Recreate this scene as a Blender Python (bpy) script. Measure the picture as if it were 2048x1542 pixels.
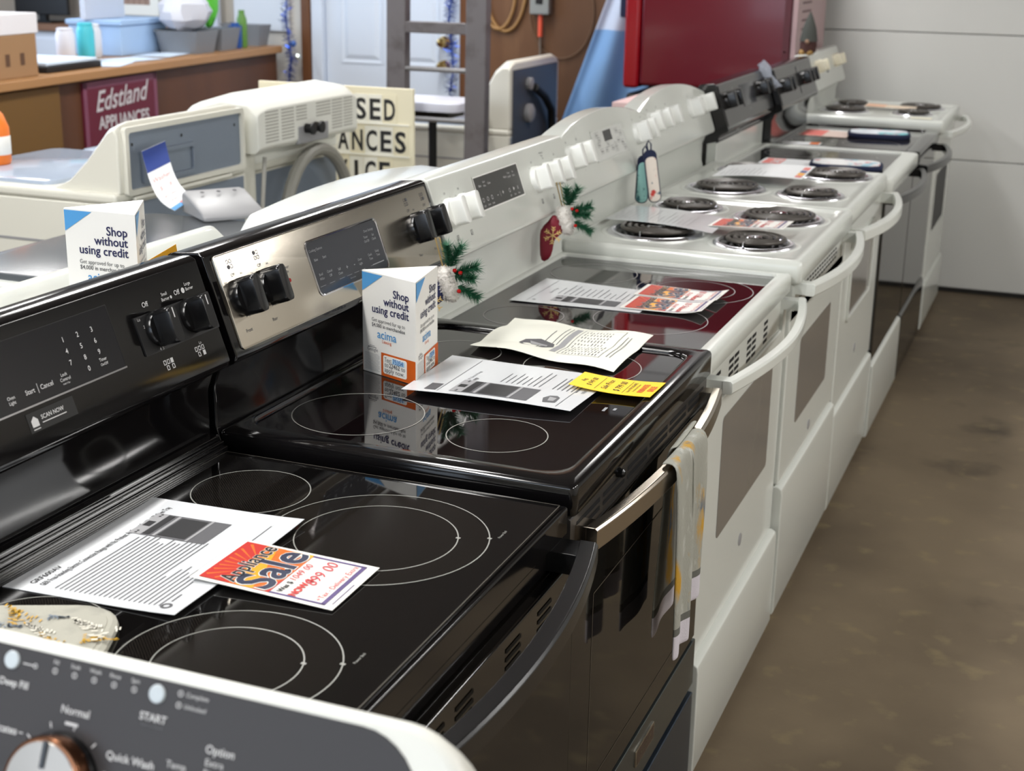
import bpy, bmesh, math, random
from mathutils import Vector as Vec
random.seed(7)
PI = math.pi
for o in list(bpy.data.objects): bpy.data.objects.remove(o)
SC = bpy.context.scene
COL = SC.collection

def lin(c):
    c /= 255.0
    return c/12.92 if c <= 0.04045 else ((c+0.055)/1.055)**2.4
def rgb(r, g, b): return (lin(r), lin(g), lin(b), 1)

# ------------------------------------------------------------------ camera
cd = bpy.data.cameras.new('camera'); cam = bpy.data.objects.new('camera', cd); COL.objects.link(cam)
SC.camera = cam
F_PX, YAW, PITCH, ROLL = 2853.0, .3743, .2991, .0170
CAMPOS = Vec((.583, -1.717, 1.6328))
fw = Vec((-math.sin(YAW)*math.cos(PITCH), math.cos(YAW)*math.cos(PITCH), -math.sin(PITCH)))
rt = Vec((math.cos(YAW), math.sin(YAW), 0)); up = rt.cross(fw)
r2 = math.cos(ROLL)*rt+math.sin(ROLL)*up; u2 = -math.sin(ROLL)*rt+math.cos(ROLL)*up
from mathutils import Matrix
M4 = Matrix(((r2.x, u2.x, -fw.x, CAMPOS.x), (r2.y, u2.y, -fw.y, CAMPOS.y), (r2.z, u2.z, -fw.z, CAMPOS.z), (0, 0, 0, 1)))
cam.matrix_world = M4
cd.sensor_width = 36; cd.lens = F_PX/2048*36; cd.clip_start = .05; cd.clip_end = 60
cd.dof.use_dof = True; cd.dof.focus_distance = 2.15; cd.dof.aperture_fstop = 7.2

# ------------------------------------------------------------------ world / exposure
W = bpy.data.worlds.new('world'); SC.world = W; W.use_nodes = True
bg = W.node_tree.nodes['Background']; bg.inputs[0].default_value = (.55, .72, 1, 1); bg.inputs[1].default_value = 1.0
SC.view_settings.view_transform = 'Standard'; SC.view_settings.look = 'None'
SC.view_settings.gamma = 1; SC.view_settings.use_curve_mapping = False
SC.view_settings.exposure = 0.14

def area(name, loc, rot, sx, sy, power, color):
    l = bpy.data.lights.new(name, 'AREA'); l.shape = 'RECTANGLE'; l.size = sx; l.size_y = sy
    l.energy = power; l.color = color
    o = bpy.data.objects.new(name, l); o.location = loc; o.rotation_euler = rot; COL.objects.link(o)
    return o
# added lamp for daylight from an assumed, unseen window in the left wall
area('assumed_daylight', (-5.72, 3.3, 1.95), (0, -PI/2, 0), 1.3, 2.9, 60, (.62, .78, 1))
area('front_fill', (-1.0, -3.62, 1.7), (PI/2, 0, 0), 3.4, 1.5, 32, (.86, .93, 1))  # unseen fill lamp added behind the camera to even out the light
CEIL = 2.75
TUBES = [(-2.45, .3), (-2.45, 2.75), (-2.45, 4.6), (-.9, .2), (-.9, -1.6), (2.3, -1.2), (2.3, .8), (2.3, 3.1), (-4.4, 3.6), (-.8, 4.4)]  # assumed ceiling tubes, the last added to brighten the far end of the row
TUBE_W = [.50, .50, .42, .36, .60, .56, .56, .62, .36, .34]
TUBE_P = 62
for (lx, ly), w in zip(TUBES, TUBE_W):
    area('assumed_tube_light', (lx, ly, CEIL-.105), (0, 0, 0), .26, 1.2, TUBE_P*w, (1, .985, .965))

# ------------------------------------------------------------------ materials
MATS = {}
def mat(name, col, rough=.5, metal=0, spec=.5, coat=0, noise=None, bump=None, aniso=0, ior=None, trans=0, emit=None, alpha=1, stretch=None):
    if name in MATS: return MATS[name]
    m = bpy.data.materials.new(name); m.use_nodes = True; MATS[name] = m
    nt = m.node_tree; b = nt.nodes['Principled BSDF']
    b.inputs['Base Color'].default_value = col; b.inputs['Roughness'].default_value = rough
    b.inputs['Metallic'].default_value = metal; b.inputs['Specular IOR Level'].default_value = spec
    b.inputs['Coat Weight'].default_value = coat; b.inputs['Coat Roughness'].default_value = .05
    if ior: b.inputs['IOR'].default_value = ior
    if trans: b.inputs['Transmission Weight'].default_value = trans
    if emit: b.inputs['Emission Color'].default_value = emit[0]; b.inputs['Emission Strength'].default_value = emit[1]
    b.inputs['Alpha'].default_value = alpha
    tc = None
    def coords():
        nonlocal tc
        if tc is None:
            t = nt.nodes.new('ShaderNodeTexCoord'); mp = nt.nodes.new('ShaderNodeMapping')
            nt.links.new(t.outputs['Object'], mp.inputs[0]); tc = mp
            if stretch: mp.inputs['Scale'].default_value = stretch
        return tc.outputs[0]
    if noise:
        for i, (c2, sc, lo, hi) in enumerate(noise):
            n = nt.nodes.new('ShaderNodeTexNoise'); n.inputs['Scale'].default_value = sc; n.inputs['Detail'].default_value = 6
            nt.links.new(coords(), n.inputs[0])
            r = nt.nodes.new('ShaderNodeValToRGB'); r.color_ramp.elements[0].position = lo; r.color_ramp.elements[1].position = hi
            nt.links.new(n.outputs[0], r.inputs[0])
            mx = nt.nodes.new('ShaderNodeMix'); mx.data_type = 'RGBA'
            nt.links.new(r.outputs[0], mx.inputs[0])
            src = b.inputs['Base Color'].links[0].from_socket if b.inputs['Base Color'].links else None
            if src: nt.links.new(src, mx.inputs[6])
            else: mx.inputs[6].default_value = col
            mx.inputs[7].default_value = c2
            nt.links.new(mx.outputs[2], b.inputs['Base Color'])
    if bump:
        n = nt.nodes.new('ShaderNodeTexNoise'); n.inputs['Scale'].default_value = bump[0]; n.inputs['Detail'].default_value = 4
        nt.links.new(coords(), n.inputs[0])
        bm = nt.nodes.new('ShaderNodeBump'); bm.inputs['Strength'].default_value = bump[1]; bm.inputs['Distance'].default_value = bump[2] if len(bump) > 2 else .002
        nt.links.new(n.outputs[0], bm.inputs['Height']); nt.links.new(bm.outputs[0], b.inputs['Normal'])
    return m
WHITE = mat('white_enamel', rgb(216, 219, 213), .16, spec=.5, bump=(220, .03, .001))
WHITE2 = mat('white_plastic', rgb(228, 228, 220), .38)
WHITE3 = mat('cream_enamel', rgb(222, 220, 208), .3)
BLACK = mat('black_enamel', rgb(14, 13, 14), .1, spec=.6)
BLACKP = mat('black_plastic', rgb(17, 17, 18), .22)
BLACKM = mat('black_matte', rgb(12, 12, 14), .5)
GLASS = mat('black_ceramic_glass', rgb(12, 11, 11), .035, spec=.75, ior=1.55, noise=[(rgb(22, 20, 19), 900, .62, .75)])
GLASS2 = mat('brown_black_ceramic_glass', rgb(13, 8, 9), .02, ior=1.8, spec=.6)
GLASS3 = mat('black_mirror_glass', rgb(16, 12, 14), .02, ior=1.95, spec=.6)
OVENGLASS = mat('oven_door_glass', rgb(18, 16, 14), .05, ior=1.7)
GREYGLASS = mat('grey_oven_window', rgb(126, 121, 115), .12, spec=.5)
STEEL = mat('brushed_steel', rgb(192, 185, 172), .24, 1, bump=(60, .05, .0006), stretch=(1, .6, 30))
STEELH = mat('steel_handle', rgb(176, 166, 152), .22, 1)
CHROME = mat('chrome', rgb(205, 205, 210), .1, 1)
PANM = mat('chrome_pan', rgb(222, 222, 228), .26, 1)
DARKSTEEL = mat('dark_grey_steel', rgb(92, 98, 98), .26, .8)
BLUESTEEL = mat('blue_grey_steel', rgb(62, 72, 84), .3, .7)
COILM = mat('coil_element', rgb(70, 65, 60), .4, .3, bump=(300, .2, .0005))
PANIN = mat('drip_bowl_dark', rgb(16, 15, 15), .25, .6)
HOLE = mat('slot_black', rgb(4, 4, 4), .8)
DISP = mat('display_black', rgb(30, 30, 33), .1, spec=.5)
DISPG = mat('display_grey', rgb(58, 60, 66), .2)
INKW = mat('white_print', rgb(215, 215, 215), .6)
INKWD = mat('grey_print', rgb(150, 152, 156), .6)
INKB = mat('black_print', rgb(30, 30, 32), .6)
INKG = mat('grey_ink', rgb(95, 95, 98), .7)
INKLG = mat('light_grey_ink', rgb(160, 160, 162), .7)
RINGM = mat('ring_print', rgb(150, 150, 144), .35)
PAPER = mat('white_paper', rgb(232, 234, 236), .55, bump=(40, .05, .001))
LAMI = mat('laminated_paper', rgb(226, 229, 232), .16, coat=.3, bump=(9, .12, .004))
CREAM = mat('cream_paper', rgb(232, 232, 220), .7, bump=(14, .25, .004))
CARD = mat('white_card', rgb(238, 236, 230), .45)
NAVY = mat('navy_ink', rgb(36, 38, 80), .5)
NAVY2 = mat('dark_navy_ink', rgb(46, 52, 76), .5)
SKYB = mat('sky_blue_ink', rgb(82, 156, 214), .45)
ORANGE = mat('orange_ink', rgb(204, 92, 24), .45)
REDINK = mat('red_ink', rgb(196, 44, 36), .5)
REDPEN = mat('red_pen', rgb(196, 60, 70), .6)
YELINK = mat('amber_ink', rgb(240, 168, 36), .5)
ORINK = mat('sunset_ink', rgb(222, 110, 34), .5)
PURPLE = mat('purple_ink', rgb(84, 66, 120), .5)
YELLOW = mat('yellow_card', rgb(255, 208, 26), .5)
BLUEINK = mat('royal_blue_ink', rgb(28, 58, 138), .5)
GREYP = mat('grey_plastic', rgb(150, 150, 152), .4)
BACKGREY = mat('galvanised_back', rgb(128, 138, 152), .38, .35)
FASCIA = mat('graphite_fascia', rgb(54, 51, 51), .4, spec=.35)
GRAPH = mat('graphite_lid', rgb(84, 88, 92), .22)
BRONZE = mat('copper_ring', rgb(140, 96, 70), .25, 1)
HOSE = mat('hose_grey', rgb(140, 138, 130), .45)
LADDER = mat('ladder_grey', rgb(112, 108, 110), .5, .3, noise=[(rgb(80, 74, 72), 12, .5, .8)])
REDEN = mat('red_enamel', rgb(96, 12, 28), .16, coat=.2)
REDBR = mat('bright_red_enamel', rgb(140, 8, 22), .2)
PINKBK = mat('pale_red_back', rgb(186, 158, 160), .45, .2)
BROWNP = mat('brown_laminate', rgb(92, 56, 34), .5, noise=[(rgb(74, 44, 26), 3, .4, .7)], stretch=(1, 1, .2))
OCHRE = mat('ochre_panel', rgb(106, 76, 34), .55)
TAN = mat('tan_counter_edge', rgb(164, 122, 80), .4)
PLY = mat('stained_plywood', rgb(104, 70, 42), .55, noise=[(rgb(78, 50, 28), 2.2, .42, .68), (rgb(118, 84, 54), 9, .55, .8)], stretch=(1, 1, .25))
DOORW = mat('painted_door', rgb(208, 218, 232), .4)
WALLW = mat('garage_panel', rgb(214, 215, 212), .5, bump=(500, .05, .001))
WALLP = mat('plaster', rgb(196, 192, 184), .8)
CEILM = mat('ceiling_board', rgb(120, 112, 104), .85)
CONC = mat('brown_concrete', rgb(118, 104, 84), .62, spec=.3, noise=[(rgb(92, 80, 64), 1.6, .38, .66), (rgb(62, 54, 44), 3.1, .6, .78), (rgb(134, 120, 90), 11, .58, .8)], bump=(90, .2, .002))
MAROON = mat('maroon_sign', rgb(96, 22, 44), .45)
MAROONB = mat('maroon_border', rgb(120, 66, 88), .45)
SIGNCR = mat('cream_sign', rgb(234, 226, 198), .5)
SIGNLT = mat('pale_tile', rgb(238, 236, 224), .45)
CARDB = mat('cardboard', rgb(150, 116, 82), .75)
TINSEL = mat('blue_tinsel', rgb(20, 70, 170), .2, .85)
BRASS = mat('brass', rgb(200, 170, 110), .2, 1)
TOWEL = mat('towel_cloth', rgb(158, 158, 148), .9, noise=[(rgb(196, 196, 190), 60, .58, .80), (rgb(190, 146, 48), 19, .57, .66), (rgb(104, 112, 120), 26, .63, .70)], bump=(380, .5, .002), stretch=(1, 1, .45))
HEM = mat('towel_hem', rgb(205, 200, 208), .9, bump=(380, .4, .002))
TOWELB = mat('towel_band', rgb(98, 98, 92), .9)
REDVEL = mat('red_velvet', rgb(122, 12, 36), .55, bump=(120, .15, .002))
FUR = mat('white_fur', rgb(236, 232, 226), .95, bump=(150, .9, .006))
PINE = mat('pine_green', rgb(34, 96, 66), .6)
BERRY = mat('red_berry', rgb(180, 24, 24), .25)
GOLD = mat('gold_thread', rgb(222, 190, 120), .45)
TWINE = mat('jute_twine', rgb(176, 150, 96), .9)
PHCLOTH = mat('potholder_cloth', rgb(176, 174, 162), .9, noise=[(rgb(158, 156, 146), 30, .5, .7)], bump=(300, .4, .002))
TEALC = mat('teal_cloth', rgb(150, 200, 194), .9, noise=[(rgb(44, 96, 104), 60, .58, .66), (rgb(226, 236, 230), 28, .6, .7)])
FLORAL = mat('floral_cloth', rgb(226, 216, 206), .9, noise=[(rgb(196, 66, 60), 40, .56, .63), (rgb(60, 90, 110), 52, .6, .68)])
NAVYC = mat('navy_cloth', rgb(28, 36, 66), .9)
BLUECL = mat('light_blue_cloth', rgb(120, 160, 206), .8)
PALECL = mat('pale_blue_cloth', rgb(190, 200, 220), .8)
TEAL = mat('teal_plastic', rgb(70, 186, 200), .4)
GREEN = mat('green_plastic', rgb(90, 190, 60), .4)
BLUEP = mat('blue_plastic', rgb(36, 84, 160), .4)
BINGREY = mat('bin_grey', rgb(122, 126, 132), .5)
PALEB = mat('pale_blue_box', rgb(160, 190, 226), .5)
TUBEGL = mat('tube_glow', (1, 1, 1, 1), .5, emit=((1, .97, .92, 1), 6))
FIXT = mat('fixture_white', rgb(220, 220, 215), .5)
CLEAR = mat('clear_plastic', rgb(205, 212, 225), .12, alpha=.55)
REDPR = mat('pale_red_print', rgb(226, 120, 112), .6)
PEACH = mat('peach_print', rgb(236, 190, 160), .6)
GNOME = mat('gnome_felt', rgb(70, 72, 68), .9)
BARK = mat('cable_orange', rgb(226, 90, 60), .5)
# dotted heating zone print
def dotted(name, base, dot, k):
    m = bpy.data.materials.new(name); m.use_nodes = True; nt = m.node_tree; b = nt.nodes['Principled BSDF']
    b.inputs['Roughness'].default_value = .05; b.inputs['IOR'].default_value = 1.55
    t = nt.nodes.new('ShaderNodeTexCoord'); s = nt.nodes.new('ShaderNodeSeparateXYZ'); nt.links.new(t.outputs['Object'], s.inputs[0])
    outs = []
    for ax in (0, 1):
        a = nt.nodes.new('ShaderNodeMath'); a.operation = 'MULTIPLY'; a.inputs[1].default_value = k; nt.links.new(s.outputs[ax], a.inputs[0])
        c = nt.nodes.new('ShaderNodeMath'); c.operation = 'SINE'; nt.links.new(a.outputs[0], c.inputs[0]); outs.append(c)
    p = nt.nodes.new('ShaderNodeMath'); p.operation = 'MULTIPLY'; nt.links.new(outs[0].outputs[0], p.inputs[0]); nt.links.new(outs[1].outputs[0], p.inputs[1])
    g = nt.nodes.new('ShaderNodeMath'); g.operation = 'GREATER_THAN'; g.inputs[1].default_value = .25; nt.links.new(p.outputs[0], g.inputs[0])
    mx = nt.nodes.new('ShaderNodeMix'); mx.data_type = 'RGBA'; mx.inputs[6].default_value = base; mx.inputs[7].default_value = dot
    nt.links.new(g.outputs[0], mx.inputs[0]); nt.links.new(mx.outputs[2], b.inputs['Base Color'])
    return m
DOTS = dotted('dotted_glass', rgb(10, 9, 9), rgb(42, 38, 34), 2*PI/.0042)

# ------------------------------------------------------------------ geometry helpers
class Fr:
    """local frame: u right, v up, h out"""
    def __init__(s, O, U, V):
        s.O = Vec(O); s.U = Vec(U).normalized(); s.V = Vec(V).normalized(); s.N = s.U.cross(s.V).normalized()
    def pt(s, u, v, h=0): return s.O+s.U*u+s.V*v+s.N*h
class Sheet:
    """a sheet of paper between four corners (top left, top right, bottom right, bottom left of the print)"""
    def __init__(s, tl, tr, br, bl, curl=None):
        s.c = [Vec(p) for p in (tl, tr, br, bl)]; s.w = (s.c[1]-s.c[0]).length; s.h = (s.c[3]-s.c[0]).length
        s.N = (s.c[1]-s.c[0]).cross(s.c[0]-s.c[3]).normalized(); s.curl = curl or (lambda a, b: 0)
    def pt(s, u, v, h=0):
        a, b = u/s.w, v/s.h
        top = s.c[0].lerp(s.c[1], a); bot = s.c[3].lerp(s.c[2], a)
        return bot.lerp(top, b)+s.N*(h+s.curl(a, b))
TXT = {}
def textgeo(s, bold=0, shear=0, space=1):
    key = (s, bold, shear, space)
    if key in TXT: return TXT[key]
    c = bpy.data.curves.new('t', 'FONT'); c.body = s; c.size = 1; c.offset = bold; c.shear = shear; c.space_character = space
    c.resolution_u = 3
    o = bpy.data.objects.new('t', c); COL.objects.link(o)
    dg = bpy.context.evaluated_depsgraph_get(); me = bpy.data.meshes.new_from_object(o.evaluated_get(dg))
    vs = [(v.co.x, v.co.y) for v in me.vertices]; fs = [tuple(p.vertices) for p in me.polygons]
    bpy.data.objects.remove(o); bpy.data.curves.remove(c); bpy.data.meshes.remove(me)
    x0 = min(v[0] for v in vs); x1 = max(v[0] for v in vs)
    TXT[key] = ([(x-x0, y) for x, y in vs], fs, x1-x0)
    return TXT[key]
def rr(x0, x1, y0, y1, r, n=5):
    out = []
    for cx, cy, a0 in ((x1-r, y1-r, 0), (x0+r, y1-r, 90), (x0+r, y0+r, 180), (x1-r, y0+r, 270)):
        for i in range(n+1):
            a = math.radians(a0+90*i/n); out.append((cx+r*math.cos(a), cy+r*math.sin(a)))
    return out
SPLITS = {'lettering', 'print', 'foot', 'screw', 'water_inlet', 'shoe', 'print_block', 'tree_print', 'leg', 'colour_strip', 'handwriting', 'hot_surface_mark'}
class MB:
    def __init__(s): s.v = []; s.f = []; s.m = []
    def add(s, vs, fs, mi=0):
        o = len(s.v); s.v += [Vec(p) for p in vs]
        for f in fs: s.f.append(tuple(i+o for i in f)); s.m.append(mi)
        return s
    def box(s, x0, x1, y0, y1, z0, z1, mi=0):
        return s.add([(x0, y0, z0), (x1, y0, z0), (x1, y1, z0), (x0, y1, z0), (x0, y0, z1), (x1, y0, z1), (x1, y1, z1), (x0, y1, z1)],
                     [(0, 3, 2, 1), (4, 5, 6, 7), (0, 1, 5, 4), (1, 2, 6, 5), (2, 3, 7, 6), (3, 0, 4, 7)], mi)
    def fbox(s, fr, u0, u1, v0, v1, h0, h1, mi=0):
        P = [fr.pt(u, v, h) for h in (h0, h1) for u, v in ((u0, v0), (u1, v0), (u1, v1), (u0, v1))]
        return s.add(P, [(0, 3, 2, 1), (4, 5, 6, 7), (0, 1, 5, 4), (1, 2, 6, 5), (2, 3, 7, 6), (3, 0, 4, 7)], mi)
    def loft(s, loops, cap0=True, cap1=True, closed=True, mi=0):
        n = len(loops[0]); o = len(s.v)
        for l in loops: s.v += [Vec(p) for p in l]
        for k in range(len(loops)-1):
            for i in range(n if closed else n-1):
                j = (i+1) % n
                s.f.append((o+k*n+i, o+k*n+j, o+(k+1)*n+j, o+(k+1)*n+i)); s.m.append(mi)
        if cap0: s.f.append(tuple(o+i for i in reversed(range(n)))); s.m.append(mi)
        if cap1: s.f.append(tuple(o+(len(loops)-1)*n+i for i in range(n))); s.m.append(mi)
        return s
    def prism_y(s, prof, y0, y1, mi=0):      # profile of (x,z)
        return s.loft([[(x, y0, z) for x, z in prof], [(x, y1, z) for x, z in prof]], mi=mi)
    def slab(s, fr, loop, h0, h1, bev=0, mi=0):     # outline in (u,v) extruded along h
        c = (sum(p[0] for p in loop)/len(loop), sum(p[1] for p in loop)/len(loop))
        L = [[fr.pt(u, v, h0) for u, v in loop]]
        if bev:
            mx = max(abs(p[0]-c[0]) for p in loop); my = max(abs(p[1]-c[1]) for p in loop)
            L.append([fr.pt(u, v, h1-bev) for u, v in loop])
            for k in (.5, 1):
                d = bev*(1-math.cos(k*PI/2)); e = bev*math.sin(k*PI/2)
                L.append([fr.pt(c[0]+(u-c[0])*(1-d/mx), c[1]+(v-c[1])*(1-d/my), h1-bev+e) for u, v in loop])
        else: L.append([fr.pt(u, v, h1) for u, v in loop])
        return s.loft(L, mi=mi)
    def flat(s, fr, loop, h=.0005, mi=0):
        return s.add([fr.pt(u, v, h) for u, v in loop], [tuple(range(len(loop)))], mi)
    def rect(s, fr, u0, u1, v0, v1, h=.0005, mi=0, nx=1, ny=1):
        P = [fr.pt(u0+(u1-u0)*i/nx, v0+(v1-v0)*j/ny, h) for j in range(ny+1) for i in range(nx+1)]
        return s.add(P, [(j*(nx+1)+i, j*(nx+1)+i+1, (j+1)*(nx+1)+i+1, (j+1)*(nx+1)+i) for j in range(ny) for i in range(nx)], mi)
    def frame(s, fr, u0, u1, v0, v1, w, h=.0005, mi=0, n=1):
        s.rect(fr, u0, u1, v0, v0+w, h, mi, n, 1); s.rect(fr, u0, u1, v1-w, v1, h, mi, n, 1)
        s.rect(fr, u0, u0+w, v0, v1, h, mi, 1, n); s.rect(fr, u1-w, u1, v0, v1, h, mi, 1, n); return s
    def ring(s, fr, u, v, r0, r1, h=.0005, n=48, mi=0):
        A = [(math.cos(2*PI*i/n), math.sin(2*PI*i/n)) for i in range(n)]
        P = [fr.pt(u+r0*a, v+r0*b, h) for a, b in A]+[fr.pt(u+r1*a, v+r1*b, h) for a, b in A]
        return s.add(P, [(i, n+i, n+(i+1) % n, (i+1) % n) for i in range(n)], mi)
    def disc(s, fr, u, v, r, h=.0005, n=24, mi=0):
        return s.flat(fr, [(u+r*math.cos(2*PI*i/n), v+r*math.sin(2*PI*i/n)) for i in range(n)], h, mi)
    def line(s, fr, u0, v0, u1, v1, w, h=.0005, mi=0):
        d = Vec((u1-u0, v1-v0)); L = d.length
        if L < 1e-9: return s
        nx, ny = -d.y/L*w/2, d.x/L*w/2
        return s.flat(fr, [(u0-nx, v0-ny), (u1-nx, v1-ny), (u1+nx, v1+ny), (u0+nx, v0+ny)], h, mi)
    def text(s, fr, t, u, v, size, al='c', sx=1, h=.0006, bold=0, shear=0, mi=0, rot=0, space=1, maxw=None):
        P, F, w = textgeo(t, bold, shear, space)
        if maxw and w*size*sx > maxw: sx = maxw/(w*size)
        off = {'l': 0, 'c': -.5*w, 'r': -w}[al]; c, q = math.cos(rot), math.sin(rot)
        vs = []
        for x, y in P:
            a, b = (x+off)*size*sx, y*size
            vs.append(fr.pt(u+a*c-b*q, v+a*q+b*c, h))
        return s.add(vs, F, mi)
    def lathe(s, fr, u, v, prof, n=32, cap0=False, cap1=True, mi=0, sq=1):   # prof of (r,h)
        return s.loft([[fr.pt(u+r*math.cos(2*PI*i/n), v+r*sq*math.sin(2*PI*i/n), h) for i in range(n)] for r, h in prof], cap0, cap1, mi=mi)
    def tube(s, path, r, n=8, closed=False, mi=0, caps=True, flat=1):
        path = [Vec(p) for p in path]; L = []; prev = None
        for i, p in enumerate(path):
            a = path[i-1] if i > 0 else (path[-1] if closed else path[0]); b = path[(i+1) % len(path)] if i < len(path)-1 or closed else path[-1]
            t = (b-a).normalized()
            if prev is None:
                x = t.cross(Vec((0, 0, 1)));
                if x.length < .05: x = t.cross(Vec((1, 0, 0)))
            else: x = prev-t*prev.dot(t)
            x.normalize(); prev = x; y = t.cross(x)
            rad = r(i/(len(path)-1)) if callable(r) else r
            L.append([p+x*rad*math.cos(2*PI*k/n)+y*rad*flat*math.sin(2*PI*k/n) for k in range(n)])
        if closed: L.append(L[0])
        return s.loft(L, caps and not closed, caps and not closed, mi=mi)
    def sweep(s, path, sec, mi=0):     # sec(t)->list of offsets already in world axes
        return s.loft([[Vec(p)+Vec(q) for q in sec(i/(len(path)-1))] for i, p in enumerate(path)], mi=mi)
    def split_build(s, name, mats, parent, kw):
        n = len(s.v); up_ = list(range(n))
        def fd_(i):
            while up_[i] != i: up_[i] = up_[up_[i]]; i = up_[i]
            return i
        for f in s.f:
            a = fd_(f[0])
            for k in f[1:]: up_[fd_(k)] = a
        isl = {}
        for i in range(n): isl.setdefault(fd_(i), []).append(i)
        ks = list(isl); bb = []
        for k in ks:
            P = [s.v[i] for i in isl[k]]
            bb.append((Vec([min(p[c] for p in P) for c in range(3)]), Vec([max(p[c] for p in P) for c in range(3)])))
        m = len(ks); g = list(range(m))
        def fg(i):
            while g[i] != i: g[i] = g[g[i]]; i = g[i]
            return i
        sz = [max(b-a) for a, b in bb]
        for i in range(m):
            for j in range(i+1, m):
                d2 = sum(max(0, bb[i][0][c]-bb[j][1][c], bb[j][0][c]-bb[i][1][c])**2 for c in range(3))
                if math.sqrt(d2) <= max(.019, .48*max(sz[i], sz[j])): g[fg(i)] = fg(j)
        own = {}
        for q, k in enumerate(ks):
            for i in isl[k]: own[i] = fg(q)
        out = None
        for r in sorted(set(own.values())):
            sub = MB(); mp = {}
            for f, mi in zip(s.f, s.m):
                if own[f[0]] != r: continue
                for i in f:
                    if i not in mp: mp[i] = len(sub.v); sub.v.append(s.v[i])
                sub.f.append(tuple(mp[i] for i in f)); sub.m.append(mi)
            out = sub.build(name, mats, parent, whole=True, **kw)
        return out
    def build(s, name, mats, parent=None, whole=False, **kw):
        if not whole and parent is not None and name in SPLITS: return s.split_build(name, mats, parent, kw)
        return s.build1(name, mats, parent, **kw)
    def build1(s, name, mats, parent=None, bevel=0, smooth=True, seg=2, angle=35, loc=None):
        if not isinstance(mats, (list, tuple)): mats = [mats]
        L = Vec((0, 0, 0)); p = parent
        while p is not None: L += p.location; p = p.parent
        if parent is None and loc is None:
            xs = [v.x for v in s.v]; ys = [v.y for v in s.v]; zs = [v.z for v in s.v]
            loc = Vec(((min(xs)+max(xs))/2, (min(ys)+max(ys))/2, min(zs)))
        off = L if parent is not None else Vec(loc)
        me = bpy.data.meshes.new(name); me.from_pydata([tuple(v-off) for v in s.v], [], s.f)
        for m in mats: me.materials.append(m)
        if len(mats) > 1: me.polygons.foreach_set('material_index', s.m)
        if smooth:
            me.polygons.foreach_set('use_smooth', [True]*len(me.polygons)); me.set_sharp_from_angle(angle=math.radians(angle))
        if bevel or len(s.f) > 5:
            bmh = bmesh.new(); bmh.from_mesh(me); bmesh.ops.recalc_face_normals(bmh, faces=bmh.faces); bmh.to_mesh(me); bmh.free()
        me.update()
        o = bpy.data.objects.new(name, me); COL.objects.link(o)
        if parent is None: o.location = off
        else: o.parent = parent
        if bevel:
            b = o.modifiers.new('bevel', 'BEVEL'); b.width = bevel; b.segments = seg; b.limit_method = 'ANGLE'; b.angle_limit = math.radians(40); b.harden_normals = smooth
        return o
def tag(o, label=None, cat=None, group=None, kind=None):
    if label: o['label'] = label
    if cat: o['category'] = cat
    if group: o['group'] = group
    if kind: o['kind'] = kind
    return o
def thing(name, loc, label, cat, group=None):
    o = bpy.data.objects.new(name, None); o.location = loc; o.empty_display_size = .05; COL.objects.link(o)
    return tag(o, label, cat, group)
UP = Fr((0, 0, 0), (1, 0, 0), (0, 1, 0))
def flatfr(z): return Fr((0, 0, z), (1, 0, 0), (0, 1, 0))

# ------------------------------------------------------------------ room shell
XL, XR, YB, YF = -6.2, 3.5, 5.66, -3.4
tag(MB().box(XL, XR, YF, YB+.2, -.1, 0).build('floor', CONC), kind='structure')
tag(MB().box(XL, XR, YF, YB+.2, CEIL, CEIL+.1).build('ceiling', CEILM), kind='structure')
tag(MB().box(XR, XR+.1, YF, YB+.2, 0, CEIL).build('wall_right', WALLP), kind='structure')
mb = MB(); mb.box(XL, -2.75, YF-.1, YF, 0, CEIL); mb.box(.75, XR, YF-.1, YF, 0, CEIL); mb.box(-2.75, .75, YF-.1, YF, 0, .9); mb.box(-2.75, .75, YF-.1, YF, 2.5, CEIL)
tag(mb.build('wall_front', WALLP), kind='structure')
mb = MB()
for a, b, c, d in ((-2.75, -2.68, .9, 2.5), (.68, .75, .9, 2.5), (-2.68, .68, .9, .97), (-2.68, .68, 2.43, 2.5), (-1.03, -.97, .97, 2.43)): mb.box(a, b, YF-.08, YF+.02, c, d)
tag(mb.build('added_window', WHITE2, bevel=.004), kind='structure')  # unseen window and its opening, made up to house the front fill lamp
# left wall with an assumed, unseen window opening for the daylight lamp
mb = MB()
WX0, WX1 = XL, XL+.1
mb.box(WX0, WX1, YF, 1.7, 0, CEIL); mb.box(WX0, WX1, 4.9, YB, 0, CEIL); mb.box(WX0, WX1, 1.7, 4.9, 0, 1.1); mb.box(WX0, WX1, 1.7, 4.9, 2.6, CEIL)
tag(mb.build('wall_left', WALLP), kind='structure')
mb = MB()
for a, b, c, d in ((1.7, 1.78, 1.1, 2.6), (4.82, 4.9, 1.1, 2.6), (1.78, 4.82, 1.1, 1.17), (1.78, 4.82, 2.53, 2.6), (3.27, 3.33, 1.17, 2.53)):
    mb.box(WX0+.02, WX1+.02, a, b, c, d)
tag(mb.build('assumed_window', WHITE2, bevel=.004), kind='structure')  # assumed frame, out of view, made to go with the daylight lamp
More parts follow.
